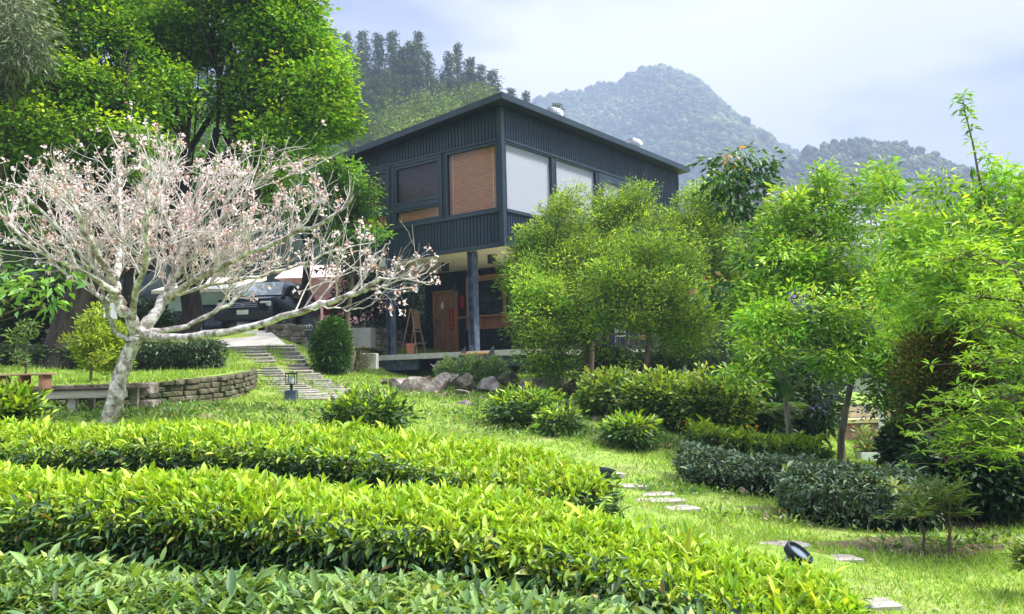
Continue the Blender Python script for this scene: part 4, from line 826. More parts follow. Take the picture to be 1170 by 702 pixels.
RK = [(455, 443, 17.3, 13, 10, 'brownish boulder at the left end of the row below the deck'), (478, 444, 17.2, 14, 9, 'pale grey squarish boulder second from the left end of the row'), (487, 436, 17.8, 8, 6, 'small boulder wedged on top between the second and third large ones'),
      (503, 441, 17.3, 13, 9, 'grey rounded boulder below the leftmost lavender clump'), (518, 434, 17.9, 8, 6, 'small rock sitting behind the grey rounded boulder'), (533, 438, 17.5, 12, 8, 'tan flat-topped boulder below the middle lavender clump'),
      (528, 451, 16.8, 13, 5, 'low flat brown rock lying in front of the row under the middle lavender'), (556, 443, 17.4, 13, 9, 'reddish brown boulder below the right lavender clump'), (583, 437, 17.7, 13, 8, 'mossy boulder right of the lavender clumps'),
      (600, 443, 17.4, 12, 9, 'grey boulder under the shadowed deck corner'), (626, 440, 17.5, 20, 10, 'large long grey boulder below the leftmost feathery tree'), (655, 446, 17.2, 12, 9, 'dark boulder beside the trunk of the leftmost feathery tree'),
      (500, 456, 16.3, 9, 5, 'pale flat stone half sunk in the grass under the boulder row'), (524, 467, 15.4, 9, 6, 'grey stone in the weeds well below the row, left one'), (541, 468, 15.3, 7, 5, 'brown stone in the weeds well below the row, right one'),
      (490, 465, 15.6, 4, 4, 'small pale stone alone in the weeds'), (506, 468, 15.4, 4, 5, 'small upright stone next to the sunken grey one'), (672, 474, 15.2, 8, 5, 'stone between the rounded tea bush and the yellow-flowered hedge'), (683, 480, 14.9, 6, 5, 'dark stone at the foot of the yellow-flowered hedge'),
      (668, 466, 15.6, 6, 4, 'small rock above the other two by the yellow-flowered hedge'), (439, 438, 18.2, 6, 4, 'small stone at the far left beyond the row')]
for k, (px, py, Y, rx, ry, lab) in enumerate(RK):
    c = at(px, py, Y); s_ = Y/F_; boulder(c+[0, 0, .02], (rx*s_*1.6, rx*s_*1.15, ry*s_*1.5), 50+k, lab, k % 3 == 2)
b = MB()   # earth bank that carries the deck and the rocks
# right background: garden wall, trough planter, post
zg = g(*(at(1000, 520, 18)[:2])); 
gw = thing('garden_wall', 'pinkish garden wall with a yellow coping seen through the gap in the right trees', 'wall', (*at(1000, 500, 19)[:2], zg))
xa_, xb_ = at(962, 480, 19)[0], at(1075, 480, 19)[0]; m = MB(); m.box(xa_, xb_, 19, 19.2, zg-.6, at(1000, 483, 19)[2]); m.build('wall', noisemat('brick_pink', (.26, .12, .10), (.38, .19, .16), 4, .9, .2), gw)
m = MB(); m.box(xa_-.03, xb_+.03, 18.95, 19.25, at(1000, 483, 19)[2]+.002, at(1000, 480, 19)[2]+.03); m.build('coping', plain('coping', (.62, .55, .25), .8), gw)
m = MB(); m.box(xa_, xb_, 19.3, 19.35, zg, at(1000, 462, 19)[2]); tag(m.build('fence_panel', plain('tan_panel', (.55, .46, .32), .8)), 'tan boarding standing behind the low pinkish garden wall', 'fence')
m = MB(); c = at(1007, 480, 18.7); m.box(c[0]-.05, c[0]+.05, 18.65, 18.75, zg-.6, at(1007, 466, 18.7)[2], b=.006); tag(m.build('post', M['white']), 'white square post in front of the pinkish garden wall', 'post')
c = at(997, 522, 15.5); zt3 = at(997, 516, 15.5)[2]; w_p = 33*15.5/F_/2
pn = thing('planter', 'white rectangular planter trough full of pale leafy plants', 'planter', (c[0], 15.5, zt3-.45)); m = MB(); m.box(-w_p, w_p, -.16, .16, 0, .45, b=.01); m.build('trough', M['white'], pn, local=True); m = MB(); m.box(-w_p+.03, w_p-.03, -.13, .13, .43, .455); m.build('soil', M['soil'], pn, local=True)
PLANTER = (c[0], 15.5, zt3)
# brown-roofed house at the right edge, grey village roofs in the gap
rh = thing('house', 'house with a dark red-brown gabled roof at the right edge behind the tree', 'house', at(1200, 330, 21)-[0, 0, 1])
c = at(1166, 206, 21); c2 = at(1146, 288, 21); zt4 = c[2]
m = MB(); X0 = at(1153, 250, 21)[0]; X1 = X0+7; m.box(X0+3.2, X1, 24.5, 27, -1, at(1160, 250, 21)[2]); m.build('wall', noisemat('brown_brick', (.16, .09, .06), (.26, .15, .11), 6, .9, .2), rh)
m = MB(); A = at(1168, 205, 20.6); B = at(1141, 292, 20.6); T = np.array([3.6, 7.2, 0]); Cc = A+[3.4, 0, 0]; m.add([A, B, B+[.25, 0, -.12], A+[.3, 0, -.25], A+T, B+T, B+T+[.25, 0, -.12], A+T+[.3, 0, -.25]], [(0, 1, 2, 3), (4, 7, 6, 5), (0, 4, 5, 1), (3, 2, 6, 7), (1, 5, 6, 2), (0, 3, 7, 4)])
m.add([A+[0, 0, .0], A+[6, 0, -3.], A+[6, 0, -3.2], A+[.1, 0, -.2], A+T, A+T+[6, 0, -3.], A+T+[6, 0, -3.2], A+T+[.1, 0, -.2]], [(0, 1, 2, 3), (4, 7, 6, 5), (0, 4, 5, 1), (3, 2, 6, 7)]); m.build('roof', noisemat('rust_roof', (.10, .04, .03), (.20, .09, .07), 5, .7, .3), rh)
for k, (px, py, Y, w, lab) in enumerate([(955, 243, 260, 16, 'grey-roofed village house on the slope, left in the gap of the right trees'), (985, 262, 230, 14, 'lower grey-roofed village house in the gap of the right trees'), (1000, 285, 200, 12, 'pale village house deepest in the gap of the right trees'), (968, 280, 210, 8, 'small white village house low in the gap of the right trees')]):
    c = at(px, py, Y); v = thing('house', lab, 'house', (c[0], Y, c[2]-6), .3*k-.4); m = MB(); m.box(-w/2, w/2, -4, 4, -6, 6); m.build('wall', plain('village_wall%d' % k, (.5, .49, .46), .8), v, local=True)
    m = MB(); m.add([(-w/2-.5, -4.6, 6), (w/2+.5, -4.6, 6), (w/2+.5, 4.6, 6), (-w/2-.5, 4.6, 6), (-w/2-.5, 0, 8.4), (w/2+.5, 0, 8.4)], [(0, 1, 5, 4), (2, 3, 4, 5), (0, 4, 3), (1, 2, 5), (0, 3, 2, 1)]); m.build('roof', plain('village_roof%d' % k, (.25, .28, .32), .6), v, local=True)
# folded parasol left of the cherry trunk
c = at(120, 362, 17.5); t3 = at(120, 328, 17.5)[2]; z0 = c[2]
pr = thing('parasol', 'folded pale grey parasol behind the yellow-green sapling', 'parasol', (c[0], 17.5, bedz(c[0], 17.5)))
b = MB(); Z0 = bedz(0, 17.5); prof = []
n = 20; V = []; 
for r, z in [(.19, z0-Z0-.05), (.17, z0-Z0+.1), (.12, z0-Z0+.45), (.04, t3-Z0+.1)]: V += [(r*(1+.28*math.cos(i*math.pi))*math.cos(2*math.pi*i/n), r*(1+.28*math.cos(i*math.pi))*math.sin(2*math.pi*i/n), z) for i in range(n)]
b.add(V, [(k*n+i, k*n+(i+1) % n, (k+1)*n+(i+1) % n, (k+1)*n+i) for k in range(3) for i in range(n)]); b.build('canopy', plain('canvas', (.55, .56, .56), .8), pr, local=True)
m = MB(); m.tube([(0, 0, 0), (0, 0, t3-Z0+.15)], .022, 8); m.build('pole', M['steel_worn'], pr, local=True)

# ================================================================ TEA HEDGES IN THE FOREGROUND
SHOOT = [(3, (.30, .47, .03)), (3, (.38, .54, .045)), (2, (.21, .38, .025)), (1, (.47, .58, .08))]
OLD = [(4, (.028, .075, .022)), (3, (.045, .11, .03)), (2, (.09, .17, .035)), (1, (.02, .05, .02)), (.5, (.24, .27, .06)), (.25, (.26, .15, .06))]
def cyl_noise(x, y, s=0.0): return np.sin(x*2.1+s)*.5+np.sin(y*3.3+x*1.3+s*2)*.3+np.sin(x*5.7-y*2.9+s)*.2
def hedge(name, label, cat, pts, hw, hgt, seed, top_pal, side_pal, dtop, dside, lt, ls, wt=.36, shoots=4, upright=.75, tpl='leaf', mat_top='leaf', mat_side='leaf_gloss', group=None, round_=.35, wav=.05, under=None, edge_droop=.12, shoot_top=.0, seedn=0, topname='young_shoots', sidename='foliage'):
    """pts: centre line (x, y, top z). Leaves stand on a domed top and hang on the sides of a solid dark hull."""
    rng = np.random.default_rng(seed); P = np.array(pts, float)
    for _ in range(3): P = np.array([P[0]]+[q for u_, v_ in zip(P[:-1], P[1:]) for q in (u_*.75+v_*.25, u_*.25+v_*.75)]+[P[-1]])
    s_ = np.concatenate([[0], np.cumsum(np.linalg.norm(np.diff(P[:, :2], axis=0), axis=1))]); Lh = s_[-1]
    def frame(s):
        i = np.clip(np.searchsorted(s_, s, 'right')-1, 0, len(s_)-2); t = (s-s_[i])/(s_[i+1]-s_[i]); c = P[i]*(1-t)[:, None]+P[i+1]*t[:, None]
        d = norm((P[i+1]-P[i])*[1, 1, 0]); return c, d, np.stack([d[:, 1], -d[:, 0], np.zeros(len(s))], 1)   # n points to the near side when the line runs left to right
    def width(s): e = np.minimum(s, Lh-s); return hw*np.sqrt(np.clip(e/(hw*.8), 0, 1)*(2-np.clip(e/(hw*.8), 0, 1))+1e-6)
    root = thing(name, label, cat, (P[:, 0].mean(), P[:, 1].mean(), g(P[:, 0].mean(), P[:, 1].mean())), group=group)
    # core: dark hull filling the hedge, shows as dark depth between leaves
    ns, nr = max(12, int(Lh/.12)), 14; S = np.linspace(.02, Lh-.02, ns); c, d, n = frame(S); w = width(S)*.86; th = np.linspace(0, math.pi, nr); V = []
    for a in th:
        k = math.cos(a); zt = hgt*(.86*math.sin(a)**.45 if math.sin(a) > 0 else 0); off = k*w*(1 if abs(k) < .99 else .72)
        q = c+n*off[:, None]; zg = q[:, 2]-hgt; V.append(np.stack([q[:, 0]+rng.normal(0, .012, ns), q[:, 1]+rng.normal(0, .012, ns), zg-.03+zt+rng.normal(0, .015, ns)-edge_droop*abs(k)**3], 1))
    V = np.array(V); i = np.arange(nr*ns).reshape(nr, ns)[:-1, :-1].ravel(); ends = [np.array([np.arange(nr)*ns+e]) for e in (0, ns-1)]
    np_mesh('branches', V.reshape(-1, 3), [np.stack([i, i+ns, i+ns+1, i+1], 1)]+ends, M['hedge_core'], root, smooth=False)  # one dark hull mesh, no modelled branches
    # shoots on the top
    n_t = int(dtop*Lh*hw*2); s = rng.uniform(0, Lh, n_t); c, d, nn = frame(s); w = width(s); v = rng.uniform(-1, 1, n_t); keep = rng.uniform(size=n_t) < w/hw; s, c, nn, w, v = s[keep], c[keep], nn[keep], w[keep], v[keep]
    Q = c+nn*(v*w)[:, None]; Q[:, 2] += -edge_droop*np.abs(v)**3-round_*.12*np.abs(v)**2+wav*cyl_noise(Q[:, 0]*2, Q[:, 1]*2, seed)-lt*.5
    tall = np.exp(rng.normal(0, .28, len(Q))); m = len(Q); lv = Leaves()
    az = rng.uniform(0, 6.28, (m, 1))+np.arange(shoots)[None]*2.4+rng.normal(0, .4, (m, shoots)); el = np.clip(rng.normal(upright, .28, (m, shoots)), -.1, 1.3)
    lean = rng.normal(0, .18, (m, 1, 3)); lean += nn[:, None]*(np.sign(v)*np.abs(v)**3*.3)[:, None, None]
    D = np.stack([np.cos(az)*np.cos(el), np.sin(az)*np.cos(el), np.sin(el)], -1)+lean; N = np.stack([-np.cos(az)*np.sin(el), -np.sin(az)*np.sin(el), np.cos(el)], -1)+rng.normal(0, .25, (m, shoots, 3))
    hts = np.linspace(-.3, .55, shoots)[None, :, None]*lt*np.array([0, 0, 1.]); pp = Q[:, None]+hts*tall[:, None, None]+D*.004
    pc = pick(rng, top_pal, m, .14)[:, None]*np.exp(rng.normal(0, .13, (m, shoots, 1)))
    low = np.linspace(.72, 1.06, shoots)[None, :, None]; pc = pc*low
    L_ = lt*tall[:, None]*rng.uniform(.75, 1.2, (m, shoots)); lv.add(pp.reshape(-1, 3), D.reshape(-1, 3), N.reshape(-1, 3), L_.ravel(), (L_*wt).ravel(), pc.reshape(-1, 3))
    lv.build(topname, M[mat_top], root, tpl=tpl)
    # older leaves on both sides and the ends
    lv = Leaves(); n_s = int(dside*Lh*hgt*2); s = rng.uniform(0, Lh, n_s); s = np.concatenate([s, Lh-hw*.7*rng.uniform(0, 1, int(dside*hw*hgt*1.6))**2, hw*.7*rng.uniform(0, 1, int(dside*hw*hgt*1.2))**2]); n_s = len(s); sg = np.where(rng.uniform(size=n_s) < .72, 1., -1.); c, d, nn = frame(np.clip(s, 0, Lh)); w = width(np.clip(s, 0, Lh))
    u = rng.uniform(.02, 1, n_s)**.8; bulge = (1-.28*(1-u)**1.5)-.10*np.clip(u-.85, 0, 1)/.15
    Q = c+nn*(sg*w*bulge)[:, None]; Q[:, 2] = Q[:, 2]-hgt+u*(hgt-edge_droop*.6); Q += rng.normal(0, .03, Q.shape)
    tt = Q; o_ = nn*sg[:, None]+d*((s/Lh-.5)*2)[:, None]**5*1.5; m = len(Q); k = 3
    D = o_[:, None]*.75+rng.normal(0, .55, (m, k, 3)); D[..., 2] += rng.normal(-.05, .35, (m, k)); N = rng.normal(0, .35, (m, k, 3)); N[..., 2] += .8; N += o_[:, None]*.35
    pc = pick(rng, side_pal, m*k, .22).reshape(m, k, 3); L_ = ls*np.exp(rng.normal(0, .22, (m, k)))
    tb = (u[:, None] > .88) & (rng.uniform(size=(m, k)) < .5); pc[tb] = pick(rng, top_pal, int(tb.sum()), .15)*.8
    lv.add((Q[:, None]+rng.normal(0, .02, (m, k, 3))).reshape(-1, 3), D.reshape(-1, 3), N.reshape(-1, 3), L_.ravel(), (L_*wt*1.1).ravel(), pc.reshape(-1, 3)); lv.build(sidename, M[mat_side], root, tpl=tpl)
    # bare twigs
    tb = Tubes(); nt_ = int(Lh*26)
    for k in range(nt_):
        s0 = rng.uniform(.05, Lh-.05); c, d, nn = frame(np.array([s0])); w = width(np.array([s0]))[0]; z0 = c[0, 2]-hgt
        a = c[0]+nn[0]*w*.6; b = c[0]+nn[0]*w*rng.uniform(.9, 1.02)+d[0]*rng.normal(0, .1); a[2] = z0+rng.uniform(0, .3)*hgt; b[2] = z0+hgt*rng.uniform(.5, .9); tb.add(curve(a, b, rng, 3, .1), [.006, .005, .004, .002], 4)
    tb.build('twigs', M['bark_brown'], root); return root
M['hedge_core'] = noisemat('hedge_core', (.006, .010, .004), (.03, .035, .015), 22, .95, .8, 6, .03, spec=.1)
def line(*p): return [tuple(at(*q)) for q in p]
# the rear, middle and front rows, running away to the left
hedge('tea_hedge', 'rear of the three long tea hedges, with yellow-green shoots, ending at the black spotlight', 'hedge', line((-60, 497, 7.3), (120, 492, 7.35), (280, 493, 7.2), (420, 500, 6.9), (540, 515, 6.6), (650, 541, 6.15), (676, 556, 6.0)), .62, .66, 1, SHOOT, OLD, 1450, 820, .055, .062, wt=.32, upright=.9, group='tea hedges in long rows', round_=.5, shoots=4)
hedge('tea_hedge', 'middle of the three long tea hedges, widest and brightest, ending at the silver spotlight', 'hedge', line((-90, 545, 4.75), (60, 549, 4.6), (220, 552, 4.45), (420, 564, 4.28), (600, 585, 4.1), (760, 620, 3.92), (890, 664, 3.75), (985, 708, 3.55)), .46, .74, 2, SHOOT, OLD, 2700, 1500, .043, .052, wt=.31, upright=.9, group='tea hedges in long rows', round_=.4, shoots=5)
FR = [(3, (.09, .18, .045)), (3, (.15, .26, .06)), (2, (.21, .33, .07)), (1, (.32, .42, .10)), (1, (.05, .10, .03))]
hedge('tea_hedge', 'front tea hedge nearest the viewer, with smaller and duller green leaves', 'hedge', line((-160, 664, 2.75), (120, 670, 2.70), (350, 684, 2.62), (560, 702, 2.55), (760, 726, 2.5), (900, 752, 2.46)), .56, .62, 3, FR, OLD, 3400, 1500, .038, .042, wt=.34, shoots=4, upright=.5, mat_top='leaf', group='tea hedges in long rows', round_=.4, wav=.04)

# ================================================================ OTHER CLIPPED HEDGES AND SHRUBS
DKH = [(3, (.055, .105, .05)), (2, (.09, .15, .07)), (1, (.15, .21, .10)), (1, (.03, .065, .03))]
def dh(label, pts, hw, hgt, seed, pal=DKH, top=None, **k):
    P = []
    for px, py, Y in pts: p = at(px, py, Y); P.append((p[0], p[1], g(p[0], Y)+hgt))
    a = dict(lt=.055, ls=.06, dtop=650, dside=420, upright=.35, mat_top='leaf_gloss', group='clipped dark hedges', shoots=4); a.update(k)
    return hedge('hedge', label, 'hedge', P, hw, hgt, seed, top or pal, pal, a.pop('dtop'), a.pop('dside'), a.pop('lt'), a.pop('ls'), **a)
dh('clipped grey-green hedge left of the similar bigger one on the right-hand lawn', [(785, 548, 10.3), (840, 548, 9.9), (935, 548, 9.6)], .5, .36, 31)
dh('clipped grey-green hedge before the slim tree, bigger of the pair on the right', [(900, 575, 8.5), (970, 575, 8.15), (1072, 580, 8.0)], .55, .47, 32)
p = [at(-40, 400, 17.4), at(120, 400, 17.2), at(252, 400, 17.0)]
hedge('hedge', 'dark clipped hedge on the raised bed behind the curved stone wall', 'hedge', [(q[0], q[1], bedz(q[0], q[1])+.58) for q in p], .5, .6, 33, DKH, DKH, 420, 330, .075, .075, upright=.35, mat_top='leaf_gloss', group='clipped dark hedges', tpl='diamond')
dh('low bright green young hedge behind the two clipped hedges', [(788, 532, 12.4), (860, 530, 12.2), (945, 530, 12.0)], .32, .30, 34, [(2, (.07, .15, .03)), (1, (.12, .22, .04))], SHOOT, dtop=330, dside=260, lt=.085, ls=.08, upright=.8, group=None, tpl='diamond', mat_top='leaf')

def bush(name, label, cat, px, py_base, Y, rx, h_px, seed, pal, L=.07, n=260, per=14, R=.09, tip=None, W=None, stems=5, leaf='leaf', up=.55, droop=.05, flat=.8, gap=0, group=None, z=None, shell=.55, tpl='diamond', depth=1.0, leafname='foliage', lift=.5, stem_m='bark_brown'):
    """a many-stemmed shrub: stems fan out of the ground into a leafy dome"""
    rng = np.random.default_rng(seed); k = Y/F_; c = at(px, py_base, Y); c[2] = g(c[0], c[1]) if z is None else z
    top = at(px, py_base-h_px, Y)[2]; H = max(top-c[2], .12); r = np.array([rx*k, rx*k*depth, H*.5*(1-gap)]); cc = c+[0, 0, H-r[2]]
    root = thing(name, label, cat, c, group=group); lv = Leaves(); tb = Tubes()
    C, u = in_lobe(rng, cc, r*np.array([.9, .9, .88]), n, shell, .12); C = C[C[:, 2] > c[2]+.02] if True else C; u = norm(C-cc)
    clumps(lv, rng, C, per, R, L, W or L*.42, pal, flat, up, u, droop)
    if tip is not None:
        m_ = (u[:, 2] > .15) & (rng.uniform(size=len(C)) < tip[0]); clumps(lv, rng, C[m_]+u[m_]*R*.6+[0, 0, R*.4], max(4, per//2), R*.8, L*1.05, W or L*.42, tip[1], flat, .3, u[m_]+[0, 0, lift], -.4)
    for i in range(stems):
        a = rng.uniform(0, 6.28); e = cc+np.array([math.cos(a)*r[0]*.6, math.sin(a)*r[1]*.6, rng.uniform(-.1, .5)*r[2]]); q = curve(c+rng.normal(0, .03, 3)*[1, 1, 0]-[0, 0, .05], e, rng, 5, .08); tb.add(q, np.linspace(.022, .008, 6)*max(.5, min(2, H)), 6)
        for j in rng.integers(0, len(C), 5): tb.add(curve(q[3+j % 3], C[j], rng, 3, .1), [.008, .006, .005, .003], 4)
    tb.build('stems', M[stem_m], root); lv.build(leafname, M[leaf], root, tpl=tpl); return root
GRN = [(3, (.05, .115, .025)), (2, (.08, .16, .035)), (1, (.13, .22, .05))]
DRK = [(3, (.022, .055, .018)), (2, (.035, .08, .025)), (1, (.06, .11, .035))]
bush('tea_bush', 'rounded tea bush with bright new tips on the slope below the boulders', 'bush', 603, 492, 13.2, 46, 42, 101, GRN, .085, 300, 12, .09, (.8, SHOOT), group='loose tea bushes on the slope')
bush('tea_bush', 'small tea bush just right of and below the rounded one', 'bush', 643, 506, 12.3, 26, 34, 102, GRN, .085, 120, 12, .09, (.6, SHOOT), group='loose tea bushes on the slope')
bush('tea_bush', 'small flat-topped tea bush in front of the yellow-flowered hedge', 'bush', 720, 522, 11.6, 31, 38, 103, GRN, .085, 150, 12, .09, (.9, SHOOT), gap=.3, group='loose tea bushes on the slope')
bush('tea_bush', 'low wide tea bush behind the rear tea hedge, right of the bollard lamp', 'bush', 418, 482, 10.6, 50, 30, 104, GRN, .085, 240, 10, .08, (.6, SHOOT), group='loose tea bushes on the slope', depth=.5)
bush('tea_bush', 'bright tea bush at the left edge in front of the bench platform', 'bush', 12, 500, 8.4, 30, 55, 105, GRN, .085, 220, 12, .08, (.9, SHOOT), group='loose tea bushes on the slope')
bush('round_bush', 'neatly clipped round dark green bush beside the slab path', 'bush', 379, 419, 20.5, 20, 55, 106, [(3, (.035, .10, .014)), (2, (.05, .14, .02)), (1, (.09, .2, .03))], .07, 900, 14, .10, None, stems=6, shell=.78, leaf='leaf')
LAV = [(2, (.32, .48, .2)), (1, (.40, .54, .26)), (1, (.15, .27, .10))]
for k, (px, lab) in enumerate([(513, 'leftmost of the three soft green clumps in front of the deck'), (540, 'middle of the three soft green clumps in front of the deck, below the steps'), (566, 'rightmost of the three soft green clumps in front of the deck')]):
    bush('herb_clump', lab, 'plant', px, 431, 18.6, 11+(k == 1), 19+(k == 1)*4, 110+k, LAV, .10, 150, 16, .06, (.5, [(1, (.30, .28, .36)), (2, (.2, .34, .13))]), W=.018, stems=3, up=.2, droop=-.7, flat=1, group='herb clumps before the deck')
YEL = [(3, (.07, .14, .025)), (2, (.14, .23, .035)), (1, (.25, .33, .05)), (.5, (.04, .09, .02))]
def flowers(lv, rng, n, c, r, col, s=.05):
    P, u = in_lobe(rng, c, r, n, .85, .1)
    for k in range(4): lv.add(P+rng.normal(0, s*.3, P.shape), u+rng.normal(0, .5, u.shape), u+rng.normal(0, .3, u.shape), s, s*.8, np.array(col)*np.exp(rng.normal(0, .1, (n, 1))))
for k, (px, pb, Y, rx, h, lab) in enumerate([(700, 500, 15.2, 38, 72, 'left end of the yellow-flowered shrubs, beside the rounded tea bush'), (755, 512, 14.6, 48, 84, 'widest yellow-flowered shrub, in the middle under the feathery trees'), (815, 520, 14.0, 46, 92, 'yellow-flowered shrub at the right end, tallest of the three')]):
    r_ = bush('flowering_shrub', lab, 'shrub', px, pb, Y, rx, h, 120+k, YEL, .085, 420, 16, .13, (.5, [(2, (.33, .45, .06)), (1, (.20, .32, .05))]), W=.05, group='yellow-flowered shrubs')
    rng = np.random.default_rng(600+k); lv = Leaves(); c = at(px, pb-h*.5, Y); kk = Y/F_; flowers(lv, rng, 40, c, (rx*kk*.95, rx*kk*.95, h*kk*.5), (.75, .5, .03), .055); lv.build('flowers', M['petal'], r_, tpl='petal')
bush('dark_shrub', 'dark shaded shrub behind the slim trunk of the central feathery tree', 'shrub', 692, 440, 19.3, 30, 45, 130, DRK+[(1, (.16, .26, .04))], .1, 200, 14, .14, None, W=.05)
bush('dark_shrub', 'dark evergreen shrub left of the slim grey-barked tree', 'shrub', 868, 510, 15.0, 36, 95, 131, DRK, .11, 300, 14, .16, None, W=.045)
bush('dark_shrub', 'dark evergreen shrub in the shade right behind the slim grey-barked tree', 'shrub', 925, 505, 16.2, 40, 110, 132, DRK, .11, 320, 14, .16, None, W=.045)
bush('dark_shrub', 'small dark rounded shrub right of the white planter trough', 'shrub', 1035, 545, 12.5, 21, 62, 133, DRK, .09, 260, 12, .11, None, W=.055)
bush('dark_shrub', 'big dark dense shrub filling the lower right corner behind the two-stemmed plant', 'shrub', 1125, 610, 8.3, 66, 120, 134, DRK, .08, 1200, 14, .12, None, W=.035, stems=9)
bush('dark_shrub', 'dark shaded shrub at the right edge under the arching branches', 'shrub', 1200, 600, 8.6, 50, 150, 135, DRK, .09, 600, 14, .14, None, W=.04)
bush('dark_shrub', 'tall dark shrub between the planter gap and the russet-tipped shrub', 'shrub', 1068, 520, 11.5, 34, 110, 136, DRK, .09, 380, 14, .14, None, W=.04)
bush('russet_shrub', 'dark shrub with russet and mustard young tips, upper right above the arching branch', 'shrub', 1090, 560, 9.4, 52, 195, 137, [(2, (.05, .09, .02)), (2, (.09, .12, .02)), (1, (.14, .12, .02))], .05, 900, 16, .12, (.75, [(2, (.26, .20, .03)), (1, (.32, .14, .035)), (2, (.20, .24, .04))]), W=.02, stems=8, gap=.25)
# ferns under the slim tree
def fern(px, py, Y, s, seed, lab):
    rng = np.random.default_rng(seed); c = at(px, py, Y); lv = Leaves(); tb = Tubes(); root = thing('fern', lab, 'fern', c, group='ferns under the slim tree')
    for k in range(11):
        a = rng.uniform(0, 6.28); t = np.linspace(0, 1, 16)[1:]; l = s*rng.uniform(.7, 1.1); d = np.array([math.cos(a), math.sin(a), 0]); Q = c+d*(t*l)[:, None]+np.array([0, 0, 1.])*(l*(.9*t-.95*t**2))[:, None]
        tb.add(np.vstack([c, Q]), .006, 3); sd_ = np.array([-d[1], d[0], 0])
        for sg in (-1, 1): lv.add(Q, np.tile(sd_*sg+d*.35, (15, 1)), np.tile([0, 0, 1.], (15, 1)), l*.24*np.sin(math.pi*(t*.85+.12)), .03, pick(rng, [(2, (.05, .12, .03)), (1, (.09, .18, .04))], 15))
    tb.build('stalks', M['bark_brown'], root); lv.build('fronds', M['leaf'], root, tpl='diamond')
fern(858, 478, 14.4, .75, 1, 'fern spreading above the bright young hedge, left of the slim tree'); fern(893, 470, 14.2, .7, 2, 'fern closest to the left of the slim tree trunk')
# yellow-green conical sapling, thin sapling
def sapling(px, pb, Y, top, rx, seed, pal, lab, n=340, L=.07, W=.02, lean=0, sparse=False):
    rng = np.random.default_rng(seed); c = at(px, pb, Y); c[2] = bedz(c[0], Y) if Y > 12.3 else g(c[0], Y); t = at(px+lean, top, Y); root = thing('sapling', lab, 'sapling', c); tb = Tubes(); lv = Leaves(); tb.add(curve(c, t-[0, 0, .1], rng, 5, .02), np.linspace(.022, .006, 6), 6)
    H = t[2]-c[2]; k = Y/F_; cs = []
    for i in range(22 if not sparse else 11):
        u = rng.uniform(.12, .96); a = rng.uniform(0, 6.28); l = rx*k*(1.1-u*.75)*rng.uniform(.6, 1.15); e = c+(t-c)*u; f = e+np.array([math.cos(a)*l, math.sin(a)*l, l*.65]); tb.add(np.array([e, (e+f)/2+[0, 0, -.02], f]), [.008, .006, .003], 4)
        for q in np.linspace(.3, 1, 5): cs.append(e*(1-q)+f*q)
    C = np.array(cs); clumps(lv, rng, C, max(4, n//22), .06, L, W, pal, .9, .3, None, -.35); tb.build('stem', M['bark_brown'], root); lv.build('foliage', M['leaf'], root, tpl='diamond')
sapling(103, 446, 12.9, 352, 26, 201, [(2, (.36, .46, .04)), (1, (.27, .38, .04))], 'bushy yellow-green sapling on the raised bed left of the cherry trunk', 560, .065)
sapling(128, 446, 13.2, 372, 20, 202, [(2, (.34, .45, .04)), (1, (.25, .36, .04))], 'lower yellow-green sapling leaning out right of the bushy one', 420, .065, lean=8)
sapling(30, 436, 12.8, 372, 24, 203, [(2, (.16, .26, .06)), (1, (.10, .18, .05))], 'thin sparse sapling behind the small wooden stool', 180, .07, sparse=True)
# two-stemmed small shrub and corner plant on the right-hand lawn
def whorls(lv, rng, C, k, L, W, pal, up=.35, out=None, droop=.15):
    """whorls of long leaves at shoot tips"""
    m = len(C); az = rng.uniform(0, 6.28, (m, 1))+np.arange(k)[None]*6.283/k+rng.normal(0, .2, (m, k)); el = rng.normal(up, .35, (m, k)); D = np.stack([np.cos(az)*np.cos(el), np.sin(az)*np.cos(el), np.sin(el)], -1)
    if out is not None: D += out[:, None]*.35
    N = np.stack([-np.cos(az)*np.sin(el), -np.sin(az)*np.sin(el), np.cos(el)], -1)+rng.normal(0, .15, (m, k, 3)); c = pick(rng, pal, m, .12)[:, None]*np.exp(rng.normal(0, .1, (m, k, 1)))
    L_ = L*rng.uniform(.7, 1.15, (m, k)); lv.add((C[:, None]+D*.01).reshape(-1, 3), D.reshape(-1, 3), N.reshape(-1, 3), L_.ravel(), (L_*W/L).ravel(), c.reshape(-1, 3))
def twostem(px, pb, Y, h, rx, seed, lab, stems, n, L):
    rng = np.random.default_rng(seed); c = ong(px, pb, Y); k = Y/F_; root = thing('shrub', lab, 'shrub', c); tb = Tubes(); lv = Leaves(); C = []
    for s in stems:
        b = ong(px+s, pb, Y); t = b+np.array([s*k*.2, 0, h*k*.55]); tb.add(curve(b-[0, 0, .03], t, rng, 4, .05), np.linspace(.013, .009, 5), 6)
        for i in range(n):
            e = b+np.array([rng.normal(s*.3, rx*.45)*k, rng.normal(0, rx*.4)*k, h*k*rng.uniform(.5, 1.0)]); tb.add(curve(t-[0, 0, rng.uniform(0, .06)], e, rng, 3, .08), [.006, .005, .004, .003], 4); C.append(e); C.append(e*.6+t*.4)
    whorls(lv, rng, np.array(C), 7, L, L*.27, [(2, (.13, .21, .05)), (2, (.20, .28, .07)), (1, (.30, .36, .09))], .45); tb.build('stems', M['bark_brown'], root); lv.build('foliage', M['leaf_gloss'], root, tpl='leaf')
twostem(1070, 636, 6.75, 82, 42, 210, 'small two-stemmed shrub with light green leaves on bare soil, lower right', (-13, 14), 20, .10)
twostem(1178, 640, 5.6, 60, 16, 211, 'small leafy plant cut by the right edge of the view', (0,), 9, .13)
